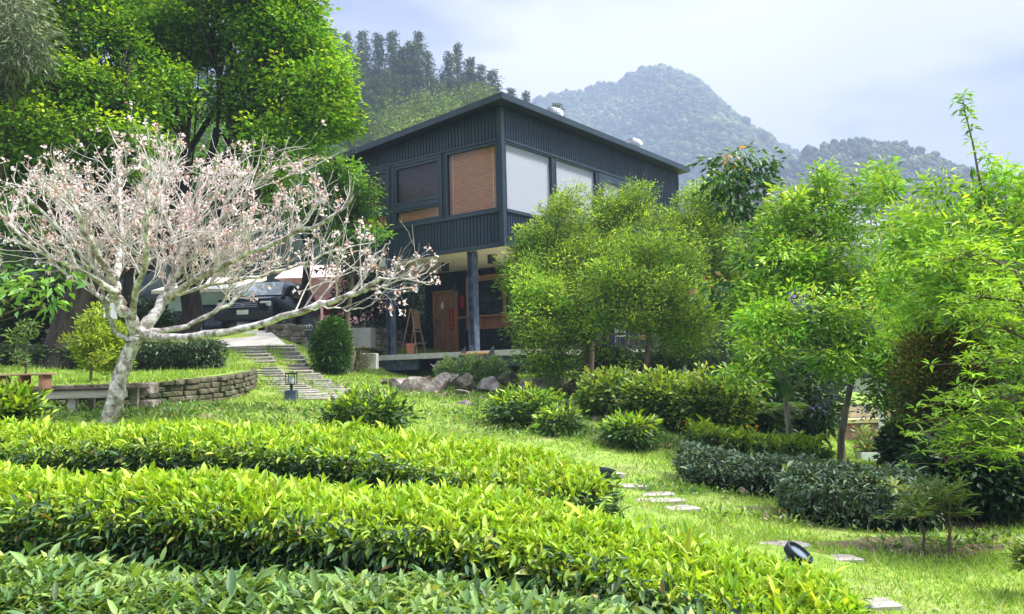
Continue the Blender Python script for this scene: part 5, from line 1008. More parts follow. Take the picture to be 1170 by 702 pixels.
# soil patch
def sheet(name, px, py, Y, rx, ry, mt, seed, lift=.012, label=None):
    rng = np.random.default_rng(seed); c = at(px, py, Y); n = 26; V = [(c[0], c[1], g(c[0], c[1])+lift)]; 
    for ring in (.5, 1):
        for i in range(n): a = 2*math.pi*i/n; q = ring*(1+.2*math.sin(3*a+seed)+rng.normal(0, .07)); x, y = c[0]+rx*q*math.cos(a), c[1]+ry*q*math.sin(a); V.append((x, y, g(x, y)+lift-(ring == 1)*lift*1.6))
    F = [(0, 1+i, 1+(i+1) % n) for i in range(n)]+[(1+i, 1+n+i, 1+n+(i+1) % n, 1+(i+1) % n) for i in range(n)]; b = MB().add(V, F); return tag(b.build(name, mt, origin=(c[0], c[1], V[0][2])), kind='structure')
sheet('bare_soil', 1040, 625, 7.1, 1.0, .45, M['soil'], 3, .02); sheet('bare_soil', 1150, 600, 8.2, 1.6, .6, M['soil'], 4, .02); sheet('bare_soil', 868, 590, 8.6, .35, .2, M['soil'], 5, .02); sheet('bare_soil', 403, 405, 22.5, .8, 1.3, M['soil'], 6, .03)
rng = np.random.default_rng(70); lv = Leaves(); c = np.array(PLANTER); C = c+np.stack([rng.uniform(-.25, .25, 70), rng.uniform(-.1, .1, 70), rng.uniform(.0, .38, 70)], 1); r_ = thing('potted_plants', 'pale green and pinkish plants growing out of the white planter trough', 'plant', c); clumps(lv, rng, C, 9, .06, .09, .03, [(2, (.22, .34, .10)), (1, (.40, .46, .22)), (.6, (.5, .3, .32))], 1, .3, None, -.3); lv.build('foliage', M['leaf'], r_)
tb = Tubes(); [tb.add(curve(c+[x, 0, -.1], c+[x*1.1, 0, .3], rng, 3, .05), .006, 4) for x in (-.2, -.1, 0, .1, .2)]; tb.build('stems', M['bark_brown'], r_)

# ================================================================ TREES
# ---- white-barked cherry
def cherry():
    rng = np.random.default_rng(4); b = at(122, 486, 10.4); b[2] = g(b[0], b[1])-.05; root = thing('cherry_tree', 'leaning cherry tree with lichen-white bark, bare twigs and fading pink blossom', 'tree', b)
    tb = Tubes(); tw = Tubes(); lv = Leaves(); tips = []; rec = [0]
    def pl(pts, r0, r1, n=8, sub=3):
        P = np.array([at(*p) for p in pts]); 
        for _ in range(sub-1): # smooth
            Q = [P[0]]
            for a, c in zip(P[:-1], P[1:]): Q += [a*.75+c*.25, a*.25+c*.75]
            P = np.array(Q+[P[-1]])
        P[1:-1] += rng.normal(0, .012, (len(P)-2, 3)); tb.add(P, np.linspace(r0, r1, len(P))*(1+rng.normal(0, .05, len(P))), n); return P
    t0 = [(122, 490, 10.4), (131, 455, 10.4), (143, 412, 10.4), (157, 382, 10.4)]; pl(t0, .10, .085, 12)
    mains = [([(157, 384, 10.4), (148, 362, 10.3), (134, 345, 10.3), (131, 325, 10.2)], .085, .06), ([(157, 384, 10.4), (172, 366, 10.5), (186, 345, 10.7), (197, 320, 10.9), (206, 290, 11.1), (214, 240, 11.2)], .09, .028),
        ([(160, 380, 10.4), (190, 388, 10.2), (240, 382, 10.0), (295, 374, 9.8), (340, 355, 9.6), (380, 345, 9.5), (410, 335, 9.4), (435, 318, 9.3)], .062, .02), ([(165, 378, 10.4), (200, 378, 10.6), (235, 362, 10.8), (262, 350, 11.0), (282, 330, 11.2)], .045, .016),
        ([(131, 325, 10.2), (118, 300, 10.0), (100, 272, 9.8), (84, 235, 9.6), (72, 200, 9.5)], .05, .016), ([(131, 325, 10.2), (138, 290, 10.4), (140, 250, 10.6), (134, 210, 10.8), (138, 170, 10.9)], .048, .014),
        ([(134, 335, 10.2), (110, 318, 10.0), (75, 302, 9.8), (40, 285, 9.6), (8, 255, 9.5)], .042, .012), ([(197, 320, 10.9), (225, 285, 10.8), (255, 250, 10.7), (285, 215, 10.6), (320, 190, 10.5)], .045, .012),
        ([(190, 340, 10.7), (230, 315, 10.5), (280, 292, 10.3), (330, 270, 10.1), (375, 255, 10.0), (405, 222, 9.9)], .046, .012), ([(206, 292, 11.1), (190, 255, 11.2), (180, 210, 11.3), (186, 168, 11.3)], .034, .010),
        ([(150, 366, 10.3), (160, 320, 9.9), (172, 275, 9.6), (165, 235, 9.4), (172, 190, 9.3)], .045, .012), ([(186, 345, 10.7), (230, 328, 10.9), (290, 318, 11.0), (350, 300, 11.1), (400, 282, 11.1)], .034, .01),
        ([(134, 345, 10.3), (112, 340, 10.5), (98, 322, 10.6), (70, 270, 10.8), (50, 225, 10.9)], .034, .01), ([(250, 255, 10.7), (262, 220, 10.7), (270, 185, 10.8), (290, 160, 10.8)], .024, .008), ([(150, 392, 10.35), (134, 384, 10.3), (124, 365, 10.3), (116, 330, 10.25)], .034, .02),
        ([(112, 312, 10.0), (70, 262, 9.6), (36, 232, 9.5), (18, 215, 9.4)], .026, .008), ([(410, 335, 9.4), (440, 325, 9.3), (462, 318, 9.3), (486, 300, 9.2)], .016, .006), ([(395, 341, 9.45), (415, 320, 9.6), (422, 300, 9.6), (445, 275, 9.6)], .016, .006), ([(340, 355, 9.6), (372, 350, 9.3), (400, 356, 9.2), (425, 348, 9.1)], .012, .005),
        ([(425, 325, 9.35), (450, 332, 9.2), (478, 330, 9.1)], .010, .005)]
    # grown twigs
    XT = [-40, 0, 50, 100, 150, 205, 255, 300, 350, 385, 405, 420, 440, 470, 500]; YT_ = [240, 205, 172, 165, 150, 152, 172, 165, 178, 196, 225, 262, 284, 284, 300]
    def outside(p):   # the crown's outline, as an outline in the plane of the tree
        q = p-EYE; k = q@FW; px = 585+F_*(q@IX)/k; py = 351+F_*(q@JY)/k
        return py < np.interp(px, XT, YT_)+rng.uniform(-14, 26) or px > 492 or py > np.interp(px, [0, 60, 110, 360, 400, 500], [305, 315, 340, 345, 402, 385])
    def grow(p, d, l, r, depth):
        rec[0] += 1
        if outside(p+d*l*.7) and rng.uniform() < .93: return
        if rec[0] > 14000: return
        n = 4; Q = [p]
        for i in range(n): d = norm(d+rng.normal(0, .15, 3)+np.array([0, 0, .045])); Q.append(Q[-1]+d*l/n)
        tw.add(np.array(Q), np.linspace(r, r*.55, n+1)*.82, 5 if r > .009 else 4)
        if depth == 0 or l < .10: tips.append((Q[-1], d)); return
        for i in range(rng.integers(2, 4)):
            k = rng.integers(2, n+1); ax = norm(rng.normal(0, 1, 3)); nd_ = norm(d+ax*rng.uniform(.45, .9)); grow(Q[k], nd_, l*rng.uniform(.55, .85), r*.62, depth-1)
        grow(Q[-1], norm(d+rng.normal(0, .2, 3)), l*.8, r*.62, depth-1)
    for i, (pts, r0, r1) in enumerate(mains):
        P = pl(pts, r0, r1, 9 if r0 > .03 else 7); L = np.linalg.norm(np.diff(P, axis=0), axis=1).sum()
        lo = .45 if i in (1, 2, 3, 0) else .2; nb = int(L*(8.5 if i not in (0, 2, 14) else (0 if i in (0, 14) else 2.2))*(.55 if i >= 16 else 1))
        for k in range(nb):
            t = rng.uniform(lo, 1); j = min(int(t*(len(P)-1)), len(P)-2); d0 = norm(P[j+1]-P[j]); s = norm(np.cross(d0, rng.normal(0, 1, 3))); s[2] = abs(s[2])*.8+.12; s[1] *= .8
            rr = (r0+(r1-r0)*t); grow(P[j], norm(d0*.6+s), rng.uniform(.28, .62), min(rr*.5, .014), 2)
        grow(P[-1], norm(P[-1]-P[-2]), .4, r1*.8, 2)
    T = np.array([t[0] for t in tips]); Dt = np.array([t[1] for t in tips]); n = len(T)
    sel = rng.uniform(size=n) < .5; C = T[sel]; m = len(C)
    for k in range(9):   # faded blossoms: small ruffled petals, pale pink with russet bracts
        col = np.where(rng.uniform(size=(m, 1)) < .8, [[.88, .78, .76]], [[.60, .36, .28]])*np.exp(rng.normal(0, .15, (m, 1)))
        if k > 5: col = np.where(rng.uniform(size=(m, 1)) < .5, [[.46, .24, .16]], [[.80, .70, .66]])*np.exp(rng.normal(0, .15, (m, 1)))
        lv.add(C+rng.normal(0, .018, (m, 3)), rng.normal(0, 1, (m, 3))+[0, 0, .2], rng.normal(0, 1, (m, 3)), rng.uniform(.026, .05, m), rng.uniform(.02, .04, m), col)
    tb.build('trunk', M['bark_pale'], root); tw.build('twigs', M['twig_pale'], root); lv.build('blossom', M['petal'], root, tpl='petal'); 
cherry()

BR = [(3, (.13, .29, .02)), (2, (.20, .39, .025)), (.8, (.28, .47, .03)), (2, (.06, .15, .02))]
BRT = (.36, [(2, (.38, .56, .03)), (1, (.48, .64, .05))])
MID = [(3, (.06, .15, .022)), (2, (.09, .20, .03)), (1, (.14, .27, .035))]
# big left maple-like tree: crown spilling to the right edge at x 420
Y = 19.5
tree('broadleaf_tree', 'big bright green broadleaf tree with many dark stems, nearest the house on the left', 'tree', ong(217, 395, Y), at(222, 300, Y), .26,
     [lobe(330, 40, Y, 60, 50), lobe(365, 110, Y-.5, 48, 48), lobe(366, 142, Y-.4, 36, 26), lobe(300, 110, Y+.5, 60, 50), lobe(255, 30, Y+1, 70, 45), lobe(200, 45, Y, 60, 45), lobe(322, 165, Y-1, 44, 26), lobe(290, -20, Y, 80, 40), lobe(170, 110, Y-.8, 46, 40),
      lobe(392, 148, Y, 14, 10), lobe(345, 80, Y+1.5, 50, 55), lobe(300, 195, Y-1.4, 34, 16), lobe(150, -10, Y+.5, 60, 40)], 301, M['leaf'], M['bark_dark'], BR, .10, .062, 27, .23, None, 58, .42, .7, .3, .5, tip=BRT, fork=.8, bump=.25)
# extra stems of that tree
Y = 17.2
tree('broadleaf_tree', 'thick dark leaning tree at the far left with bright low foliage', 'tree', ong(78, 412, Y), at(118, 300, Y), .44,
     [lobe(70, 110, Y, 62, 46), lobe(30, 160, Y-.8, 50, 36), lobe(130, 120, Y+.4, 45, 42), lobe(110, 60, Y+1, 55, 40), lobe(40, 60, Y+.6, 55, 40), lobe(90, 165, Y-1.0, 50, 30), lobe(-20, 110, Y, 50, 50), lobe(60, 10, Y+1.5, 70, 40), lobe(150, 170, Y-.6, 40, 26), lobe(10, 200, Y-.5, 40, 30), lobe(120, 10, Y+1, 50, 34)],
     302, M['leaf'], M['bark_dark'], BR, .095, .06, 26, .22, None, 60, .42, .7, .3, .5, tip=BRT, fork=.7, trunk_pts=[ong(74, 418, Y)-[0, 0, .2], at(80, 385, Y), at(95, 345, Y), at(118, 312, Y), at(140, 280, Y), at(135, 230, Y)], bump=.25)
Y = 24
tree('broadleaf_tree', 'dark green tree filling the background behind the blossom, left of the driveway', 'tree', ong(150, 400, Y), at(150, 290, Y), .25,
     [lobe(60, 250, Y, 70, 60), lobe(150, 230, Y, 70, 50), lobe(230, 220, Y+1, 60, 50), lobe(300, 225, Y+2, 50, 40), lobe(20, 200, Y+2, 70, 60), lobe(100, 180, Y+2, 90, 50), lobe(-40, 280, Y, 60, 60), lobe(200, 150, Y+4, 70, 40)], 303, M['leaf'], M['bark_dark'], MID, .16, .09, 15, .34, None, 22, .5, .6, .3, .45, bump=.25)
Y = 28.5
tree('broadleaf_tree', 'mid green tree behind the driveway, between the blossom and the left eave', 'tree', at(345, 350, Y)-[0, 0, .6], at(352, 270, Y), .16,
     [lobe(350, 230, Y, 40, 36), lobe(376, 220, Y, 26, 34), lobe(320, 205, Y+1, 40, 34), lobe(400, 260, Y-.5, 26, 24), lobe(365, 190, Y, 40, 26), lobe(390, 290, Y-.4, 28, 22)], 304, M['leaf'], M['bark_dark'], [(3, (.07, .17, .035)), (2, (.12, .24, .04)), (1, (.05, .12, .03))], .15, .08, 15, .30, None, 26, .5, .65, .3, .45, bump=.25)
Y = 21.5
tree('broadleaf_tree', 'slender light green tree whose branches overlap the left windows', 'tree', ong(398, 405, Y), at(402, 300, Y), .07,
     [lobe(396, 205, Y, 18, 20), lobe(414, 218, Y-.3, 16, 8), lobe(408, 240, Y, 22, 12), lobe(424, 268, Y-.3, 18, 10), lobe(400, 272, Y, 22, 18), lobe(393, 240, Y, 20, 16), lobe(376, 200, Y, 20, 16)], 305, M['leaf'], M['bark_brown'], [(3, (.10, .24, .04)), (2, (.17, .34, .05))], .10, .06, 14, .16, None, 110, .35, .75, .2, .4, tip=(.6, [(1, (.24, .42, .06))]))
Y = 20.5
tree('dark_evergreen', 'dark glossy evergreen beside the left post of the house, behind the wooden stand', 'tree', ong(426, 408, 30), at(430, 340, 30), .08,
     [lobe(415, 330, 29, 24, 30), lobe(440, 340, 30.5, 28, 34), lobe(474, 352, 31.5, 20, 36), lobe(402, 350, 28, 22, 24), lobe(436, 378, 30.5, 28, 20)], 306, M['leaf_gloss'], M['bark_dark'], DRK, .14, .07, 14, .2, None, 40, .7, .5, .2, .4)
# grey-leaved feathery tree at the top-left corner
Y = 16
tree('grey_leaved_tree', 'feathery grey-green tree poking into the top left corner', 'tree', ong(-30, 420, Y), at(-15, 150, Y), .18,
     [lobe(15, 30, Y-.6, 36, 40), lobe(-20, 60, Y, 40, 50), lobe(30, 60, Y-.8, 24, 18), lobe(0, -10, Y, 40, 30)], 307, M['leaf_far'], M['bark_brown'], [(2, (.16, .20, .13)), (1, (.24, .27, .19)), (1, (.10, .13, .08))], .16, .014, 26, .26, None, 60, .8, .3, .9, .4)
# drooping leafy spray at the far left, in front
Y = 8.5
tree('hanging_branch_tree', 'tree at the left edge whose drooping sprays of pointed leaves hang before the dark trunk', 'tree', ong(-70, 480, Y), at(-60, 300, Y), .07,
     [lobe(20, 318, Y, 26, 12), lobe(60, 318, Y, 22, 14), lobe(8, 345, Y-.3, 16, 16), lobe(62, 345, Y, 12, 18), lobe(40, 330, Y, 14, 10), lobe(-30, 310, Y, 40, 30)], 308, M['leaf'], M['bark_brown'], [(2, (.11, .24, .05)), (2, (.20, .36, .08))], .11, .042, 7, .10, None, 42, .6, .6, .7, .3)
# dark understorey bushes on the bed behind the hedge
for k, (px, pb, Y, rx, h, lab) in enumerate([(0, 418, 19.5, 60, 110, 'dark understorey bush at the left edge behind the clipped hedge'), (52, 415, 20.5, 50, 105, 'dark understorey bush under the drooping sprays'), (160, 410, 21.5, 46, 66, 'dark understorey bush right of the thick leaning trunk'), (105, 412, 19.0, 40, 50, 'low dark bush at the foot of the thick leaning trunk')]):
    bush('understorey_bush', lab, 'bush', px, pb, Y, rx, h, 140+k, DRK, .12, 420, 14, .22, None, W=.06, z=bedz(0, Y))
for k, (px, pb, Y, rx, h, lab) in enumerate([(420, 412, 27.5, 34, 36, 'dark scrub behind the low mossy wall'), (470, 410, 30, 40, 60, 'dark scrub in the shade left of the wooden door')]): bush('understorey_bush', lab, 'bush', px, pb, Y, rx, h, 150+k, DRK, .13, 220, 12, .24, None, W=.06)
bush('weed_clump', 'dry scrubby weeds on the bare soil right of the round bush', 'weeds', 408, 412, 21.8, 18, 14, 155, [(1, (.14, .13, .06)), (1, (.08, .12, .04))], .1, 70, 10, .1, None, W=.012, droop=-.5)

# ---- feathery melaleucas in front of the house
FE = [(3, (.14, .26, .045)), (2, (.21, .34, .05)), (2, (.055, .13, .035)), (1, (.29, .41, .07))]; FET = (.8, [(2, (.40, .54, .09)), (1, (.31, .47, .08))])
FD = [(3, (.055, .10, .025)), (2, (.09, .15, .03)), (1, (.03, .06, .02)), (.5, (.19, .2, .09))]
def feather(label, base, top, r, lobes, seed, pal=FE, tip=FET, **k):
    a = dict(dens=115, per=25, R=.12, L=.075, W=.019); a.update(k)
    return tree('feathery_tree', label, 'tree', base, top, r, lobes, seed, M['leaf_thin'], M['bark_brown'], pal, a['L'], a['W'], a['per'], a['R'], None, a['dens'], .85, .3, -.35, .3, 'feathery trees in front of the house', tip=tip, twigs=.6, bump=.45, lobevar=.24)
Y = 18
feather('leftmost feathery tree, hanging over the timber window, with a dark trunk and low skirt', ong(669, 440, Y), at(668, 350, Y), .17, [lobe(640, 300, Y, 46, 42), lobe(603, 318, Y-.4, 32, 30), lobe(598, 345, Y-.6, 20, 16), lobe(604, 285, Y-.2, 22, 26), lobe(640, 258, Y, 28, 30), lobe(652, 345, Y-.4, 42, 38), lobe(604, 375, Y-.9, 26, 18), lobe(632, 392, Y-1.2, 38, 28), lobe(630, 415, Y-1.3, 32, 22), lobe(665, 380, Y-.9, 22, 20), lobe(620, 340, Y-.9, 40, 36), lobe(690, 300, Y+.5, 28, 50), lobe(648, 240, Y, 10, 16)], 311)
Y = 19.5
feather('feathery tree rising highest in front of the wide right-hand windows', ong(690, 430, Y), at(695, 330, Y), .12, [lobe(697, 262, Y, 38, 34), lobe(725, 240, Y, 22, 26), lobe(672, 290, Y, 26, 34), lobe(735, 300, Y, 40, 46), lobe(700, 238, Y, 28, 18), lobe(732, 222, Y, 7, 16)], 312)
Y = 16.6
feather('feathery tree with a slim leaning trunk in the middle of the row', ong(727, 446, Y), at(742, 350, Y), .075, [lobe(735, 330, Y, 48, 32), lobe(700, 345, Y, 34, 26), lobe(765, 345, Y, 36, 34), lobe(745, 295, Y+.3, 40, 30), lobe(700, 312, Y, 28, 24), lobe(780, 310, Y+.6, 30, 34), lobe(690, 368, Y, 28, 14), lobe(765, 372, Y, 36, 20), lobe(725, 372, Y-.3, 30, 12), lobe(800, 360, Y, 30, 30)], 313)
Y = 20.5
feather('rightmost feathery tree, beneath the far corner of the roof', ong(800, 440, Y), at(798, 350, Y), .13, [lobe(790, 262, Y, 36, 34), lobe(818, 248, Y, 26, 32), lobe(765, 270, Y, 30, 30), lobe(820, 300, Y, 36, 40), lobe(800, 340, Y, 40, 36), lobe(838, 345, Y, 24, 40), lobe(800, 225, Y, 22, 14), lobe(824, 215, Y, 14, 14), lobe(790, 385, Y-.5, 36, 24)], 314)
Y = 22
tree('dark_evergreen', 'dark green tree under the feathery crowns, behind the side deck railing', 'tree', ong(790, 430, Y), at(790, 390, Y), .1, [lobe(770, 400, Y, 44, 26), lobe(820, 400, Y-1, 42, 36), lobe(850, 420, Y-3, 40, 40), lobe(735, 415, Y-.5, 36, 16), lobe(700, 412, Y-.5, 30, 18)], 315, M['leaf'], M['bark_dark'], DRK, .12, .05, 14, .2, None, 40, .7, .5, .2, .4)
# ---- dark-leaved cherry with pinkish tips right of the house
Y = 13
LC = [(3, (.05, .13, .035)), (2, (.08, .19, .05)), (1, (.14, .26, .08))]
tree('broadleaf_tree', 'slim cherry with big drooping dark leaves and salmon tips, standing right of the roof corner', 'tree', ong(905, 505, Y), at(872, 330, Y), .042,
     [lobe(838, 185, Y, 26, 14), lobe(862, 190, Y, 20, 18), lobe(828, 215, Y, 20, 26), lobe(842, 240, Y, 16, 20), lobe(868, 215, Y, 16, 16), lobe(880, 272, Y, 20, 18), lobe(862, 300, Y, 26, 20), lobe(905, 290, Y, 20, 20), lobe(836, 335, Y-.3, 30, 10), lobe(880, 330, Y, 24, 22), lobe(915, 380, Y-.4, 24, 20), lobe(935, 350, Y, 22, 14), lobe(890, 430, Y-.7, 24, 14), lobe(955, 320, Y, 24, 12)],
     321, M['leaf_gloss'], M['bark_grey'], LC, .13, .058, 11, .15, None, 60, .5, .6, .75, .3, bump=.5, tip=(.3, [(2, (.50, .30, .17)), (1, (.42, .40, .15)), (1, (.3, .4, .1))]), trunk_pts=[ong(905, 508, Y)-[0, 0, .1], at(898, 460, Y), at(888, 400, Y), at(872, 330, Y), at(856, 260, Y), at(845, 205, Y)])
# ---- yellow-green tree with the slim grey trunk
YG = [(3, (.19, .38, .04)), (2, (.27, .48, .05)), (1, (.36, .55, .07)), (1, (.09, .21, .03))]; YT = (.6, [(2, (.42, .60, .07)), (1, (.50, .64, .11))])
Y = 12.2
def jac(rng, tb, lv):
    C = np.array([at(px, py, Y-1.0)+rng.normal(0, .04, 3) for px, py in [(922, 350), (930, 358), (945, 440), (952, 446), (985, 378), (938, 392), (950, 400), (1000, 372), (912, 345), (943, 462), (965, 440), (990, 470)] for _ in range(7)])
    clumps(lv, rng, C, 8, .05, .03, .025, [(2, (.10, .09, .38)), (1, (.2, .16, .5))], 1.2, .2, None, .4)
tree('broadleaf_tree', 'yellow-green tree with a slim forked grey trunk and violet flowers, behind the bigger clipped hedge', 'tree', ong(962, 528, Y), at(968, 430, Y), .055,
     [lobe(930, 250, Y+.5, 50, 40), lobe(900, 300, Y, 50, 44), lobe(965, 300, Y+.4, 52, 42), lobe(1010, 345, Y, 50, 40), lobe(880, 365, Y-.5, 44, 32), lobe(940, 365, Y-.8, 54, 34), lobe(1000, 400, Y-.7, 46, 34), lobe(870, 410, Y-.9, 34, 18), lobe(848, 430, Y-1.1, 24, 10), lobe(955, 415, Y-1, 30, 22), lobe(1030, 430, Y-.8, 30, 28), lobe(940, 212, Y+.3, 16, 22), lobe(990, 222, Y, 13, 26), lobe(898, 245, Y, 24, 26), lobe(1008, 195, Y, 7, 14), lobe(860, 345, Y, 26, 20), lobe(1040, 300, Y+.8, 40, 40), lobe(1010, 460, Y-.7, 20, 16)],
     322, M['leaf'], M['bark_grey'], YG, .085, .03, 22, .12, None, 110, .6, .5, .15, .3, tip=YT, extra=jac, bump=.35, trunk_pts=[ong(962, 532, Y)-[0, 0, .1], at(961, 505, Y), at(966, 470, Y), at(972, 440, Y), at(985, 400, Y), at(985, 340, Y)])
# ---- right-hand tree with whorled narrow leaves and a tall shoot
Y = 9.2
def big_whorls(rng, tb, lv):
    sh = np.array([at(1120, 300, Y), at(1128, 250, Y), at(1118, 200, Y), at(1112, 165, Y), at(1103, 130, Y), at(1100, 112, Y)]); tb.add(sh, np.linspace(.02, .004, 6), 5)
    C = np.array([at(px, py, Y) for px, py in [(1100, 112), (1097, 124), (1106, 130), (1108, 142), (1104, 120), (1110, 160), (1117, 172), (1126, 182), (1134, 178), (1142, 186)]]); C = np.concatenate([C, C+rng.normal(0, .05, C.shape)])
    whorls(lv, rng, C, 7, .12, .026, YG, -.2)
tree('broadleaf_tree', 'yellow-green tree with narrow leaves and one tall shoot above the skyline, at the right', 'tree', ong(1150, 600, Y), at(1130, 380, Y), .08,
     [lobe(1075, 215, Y, 20, 18), lobe(1010, 215, Y+1, 12, 36), lobe(1085, 262, Y, 42, 30), lobe(1130, 225, Y, 30, 26), lobe(1150, 290, Y, 40, 44), lobe(1090, 320, Y-.3, 44, 32), lobe(1045, 270, Y+.6, 30, 30), lobe(1140, 365, Y-.5, 44, 34), lobe(1060, 355, Y, 30, 18), lobe(1185, 230, Y, 30, 40), lobe(1175, 400, Y-.3, 40, 40), lobe(1150, 200, Y, 14, 12), lobe(1040, 330, Y+1, 34, 34), lobe(1100, 290, Y-.8, 44, 26), lobe(1110, 345, Y-.9, 46, 22), lobe(1035, 385, Y+.8, 26, 24)],
     323, M['leaf'], M['bark_brown'], YG, .085, .025, 22, .115, None, 105, .6, .5, .1, .3, tip=YT, extra=big_whorls, bump=.38)
# arching branch with star-like leaf whorls in front
Y = 6.6
def arching():
    rng = np.random.default_rng(9); b = ong(1230, 640, Y); root = thing('arching_shrub', 'shrub reaching in from the right edge with arching branches of bright star-like leaf whorls', 'shrub', b); tb = Tubes(); lv = Leaves(); C = []
    for pts in ([(1205, 450), (1190, 370), (1160, 310), (1120, 290), (1085, 300)], [(1215, 540), (1185, 500), (1150, 480), (1120, 490), (1090, 512)], [(1230, 640), (1215, 540), (1180, 478), (1130, 478), (1085, 482), (1060, 496)], [(1215, 540), (1190, 490), (1150, 455), (1110, 452), (1080, 462)], [(1215, 540), (1180, 500), (1130, 500), (1095, 510), (1078, 532)], [(1230, 600), (1205, 450), (1175, 390), (1140, 372), (1105, 378)], [(1205, 450), (1190, 400), (1165, 345), (1120, 340), (1095, 350)], [(1205, 450), (1180, 420), (1150, 412), (1120, 418)], [(1200, 520), (1170, 520), (1140, 508), (1110, 498)]):
        P = np.array([at(a, c, Y+rng.normal(0, .12)) for a, c in pts]); tb.add(P, np.linspace(.018, .004, len(P)), 6)
        for k in range(60):
            t = rng.uniform(.25, 1)*(len(P)-1); j = min(int(t), len(P)-2); q = P[j]*(1-t+j)+P[j+1]*(t-j); e = q+rng.normal(0, 1, 3)*[.13, .16, .07]+[0, 0, .03]; tb.add(np.array([q, (q+e)/2+[0, 0, .01], e]), [.004, .003, .002], 3); C.append(e)
    whorls(lv, rng, np.array(C), 7, .085, .021, [(2, (.27, .47, .045)), (2, (.34, .54, .06)), (1, (.20, .38, .04))], .1); tb.build('branches', M['bark_brown'], root); lv.build('foliage', M['leaf'], root, tpl='leaf')
arching()
# trees beyond, closing the view at the right and left
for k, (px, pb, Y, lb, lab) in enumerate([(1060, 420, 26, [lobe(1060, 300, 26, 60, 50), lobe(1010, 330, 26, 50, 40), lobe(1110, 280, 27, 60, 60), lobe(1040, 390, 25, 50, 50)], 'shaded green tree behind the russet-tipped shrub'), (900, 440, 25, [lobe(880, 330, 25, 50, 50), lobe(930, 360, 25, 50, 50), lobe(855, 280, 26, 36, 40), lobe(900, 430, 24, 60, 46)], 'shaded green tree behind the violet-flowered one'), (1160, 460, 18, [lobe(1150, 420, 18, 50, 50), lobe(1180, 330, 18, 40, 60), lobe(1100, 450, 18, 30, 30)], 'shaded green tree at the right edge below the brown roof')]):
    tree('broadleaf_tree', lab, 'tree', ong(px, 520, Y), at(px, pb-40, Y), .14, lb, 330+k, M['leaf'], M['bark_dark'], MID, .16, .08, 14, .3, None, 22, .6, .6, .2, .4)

# ================================================================ GRASS AND WEEDS
def scatter_grass():
    rng = np.random.default_rng(12); lv = Leaves(); n = 260000; Yd = 4.2+(26-4.2)*rng.uniform(0, 1, n)**1.35; px = rng.uniform(-20, 1190, n); r = np.array([ray(a, 460) for a in (0, 1170)]); X = (r[0, 0]+(r[1, 0]-r[0, 0])*px/1170)*Yd
    Z = gz(X, Yd); k = np.ones(n, bool)
    bed = (Yd > 12.4) & (Yd < 21) & (X < -5.2+.0*Yd)   # raised bed
    Zb = bedz(X, Yd); Z = np.where(bed & (Zb > Z), Zb, Z)
    u = eR[0]*(X-C0[0])+eR[1]*(Yd-C0[1]); v = eL[0]*(X-C0[0])+eL[1]*(Yd-C0[1]); k &= ~((u > -.6) & (v > -2) & (v < 6.5)); k &= ~((Yd > 22.5) & (X < -4))
    for o in bpy.data.objects:   # keep the slabs clear
        if o.name.startswith(('paving_slab', 'stepping_stone')):
            w, d = o.dimensions[0], o.dimensions[1]; V = np.array([c[:] for c in o.bound_box]); w = V[:, 0].max(); d = V[:, 1].max(); k &= ~((np.abs(X-o.location[0]) < w*.84) & (np.abs(Yd-o.location[1]) < d*.68))
    # worn thin patches
    pat = np.sin(X*1.9+np.sin(Yd*1.1)*1.5)+np.sin(Yd*2.3+X*.7)+.8*np.sin(X*5.1-Yd*3.3); k &= rng.uniform(size=n) < np.clip(1.05-.32*np.clip(pat, 0, 3), .12, 1)
    X, Yd, Z, pat = X[k], Yd[k], Z[k], pat[k]; n = len(X); l = (.028+.0022*Yd)*np.exp(rng.normal(0, .35, n)); D = rng.normal(0, .55, (n, 3)); D[:, 2] = 1
    c = pick(rng, [(4, (.25, .41, .05)), (3, (.32, .48, .06)), (1.5, (.15, .27, .04)), (1.3, (.45, .47, .16))], n, .15)
    lv.add(np.stack([X, Yd, Z-.004], 1), D, rng.normal(0, 1, (n, 3)), l, .0035+.0012*Yd, c)
    o = lv.build('grass', M['leaf'], None, (0, 0, 0), tpl='blade'); tag(o, 'short bright lawn grass over the slope and between the slabs', 'grass', kind='stuff')
scatter_grass()
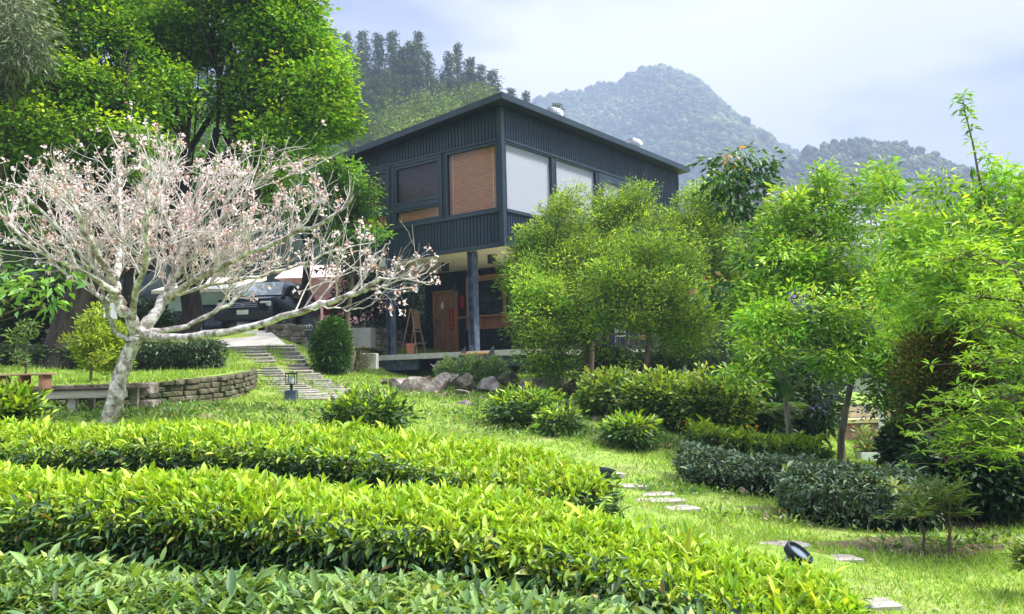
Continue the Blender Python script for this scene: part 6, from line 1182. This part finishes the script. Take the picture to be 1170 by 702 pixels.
def scatter_weeds():
    rng = np.random.default_rng(13); lv = Leaves(); C = []
    for px, py, Y, rx, ry, n in [(560, 478, 13.6, 1.6, 1.0, 90), (640, 500, 12.6, 1.4, .9, 110), (700, 510, 12.2, 1.3, .8, 120), (760, 525, 12.0, 1.2, .8, 110), (840, 530, 12.3, 1.5, .6, 90), (590, 455, 16.4, 3.0, .5, 90), (480, 460, 16.0, 1.6, .5, 50), (505, 430, 19, 2.0, .4, 50), (400, 470, 12.5, 1.5, .6, 40), (1100, 640, 7.0, .8, .3, 30), (900, 600, 8.0, .6, .3, 25), (300, 462, 13, 1.6, .5, 50), (200, 474, 11.2, 2.2, .5, 110), (60, 478, 10.6, 1.5, .5, 60), (230, 463, 12.6, 1.6, .3, 70), (150, 470, 12.1, 1.4, .25, 60), (770, 560, 9.3, .8, .3, 30), (420, 448, 17.5, 2.5, .6, 50)]:
        c = at(px, py, Y); x = c[0]+rng.normal(0, rx/2, n); y = c[1]+rng.normal(0, ry/2, n); C.append(np.stack([x, y, gz(x, y)+.03], 1))
    C = np.concatenate(C); clumps(lv, rng, C, 16, .07, .06, .025, [(3, (.10, .20, .04)), (2, (.17, .29, .06)), (1, (.27, .36, .12)), (.6, (.35, .32, .2))], .5, .5, None, -.5)
    tag(lv.build('weeds', M['leaf'], None, (0, 0, 0), tpl='diamond'), 'low weeds and ground cover on the slope below the boulders', 'weeds', kind='stuff')
scatter_weeds()
def scatter_litter():
    rng = np.random.default_rng(14); lv = Leaves(); n = 900; Yd = rng.uniform(5, 18, n); X = (rng.uniform(-.55, .6, n))*Yd; Z = gz(X, Yd)+.02
    lv.add(np.stack([X, Yd, Z], 1), np.stack([rng.normal(0, 1, n), rng.normal(0, 1, n), rng.normal(0, .2, n)], 1), rng.normal(0, .3, (n, 3))+[0, 0, 1], .05, .025, pick(rng, [(2, (.32, .24, .12)), (1, (.2, .11, .05)), (1, (.42, .38, .2))], n)); tag(lv.build('leaf_litter', M['leaf'], None, (0, 0, 0)), 'scattered dry brown leaves on the lawn', 'leaf litter', kind='stuff')
scatter_litter()
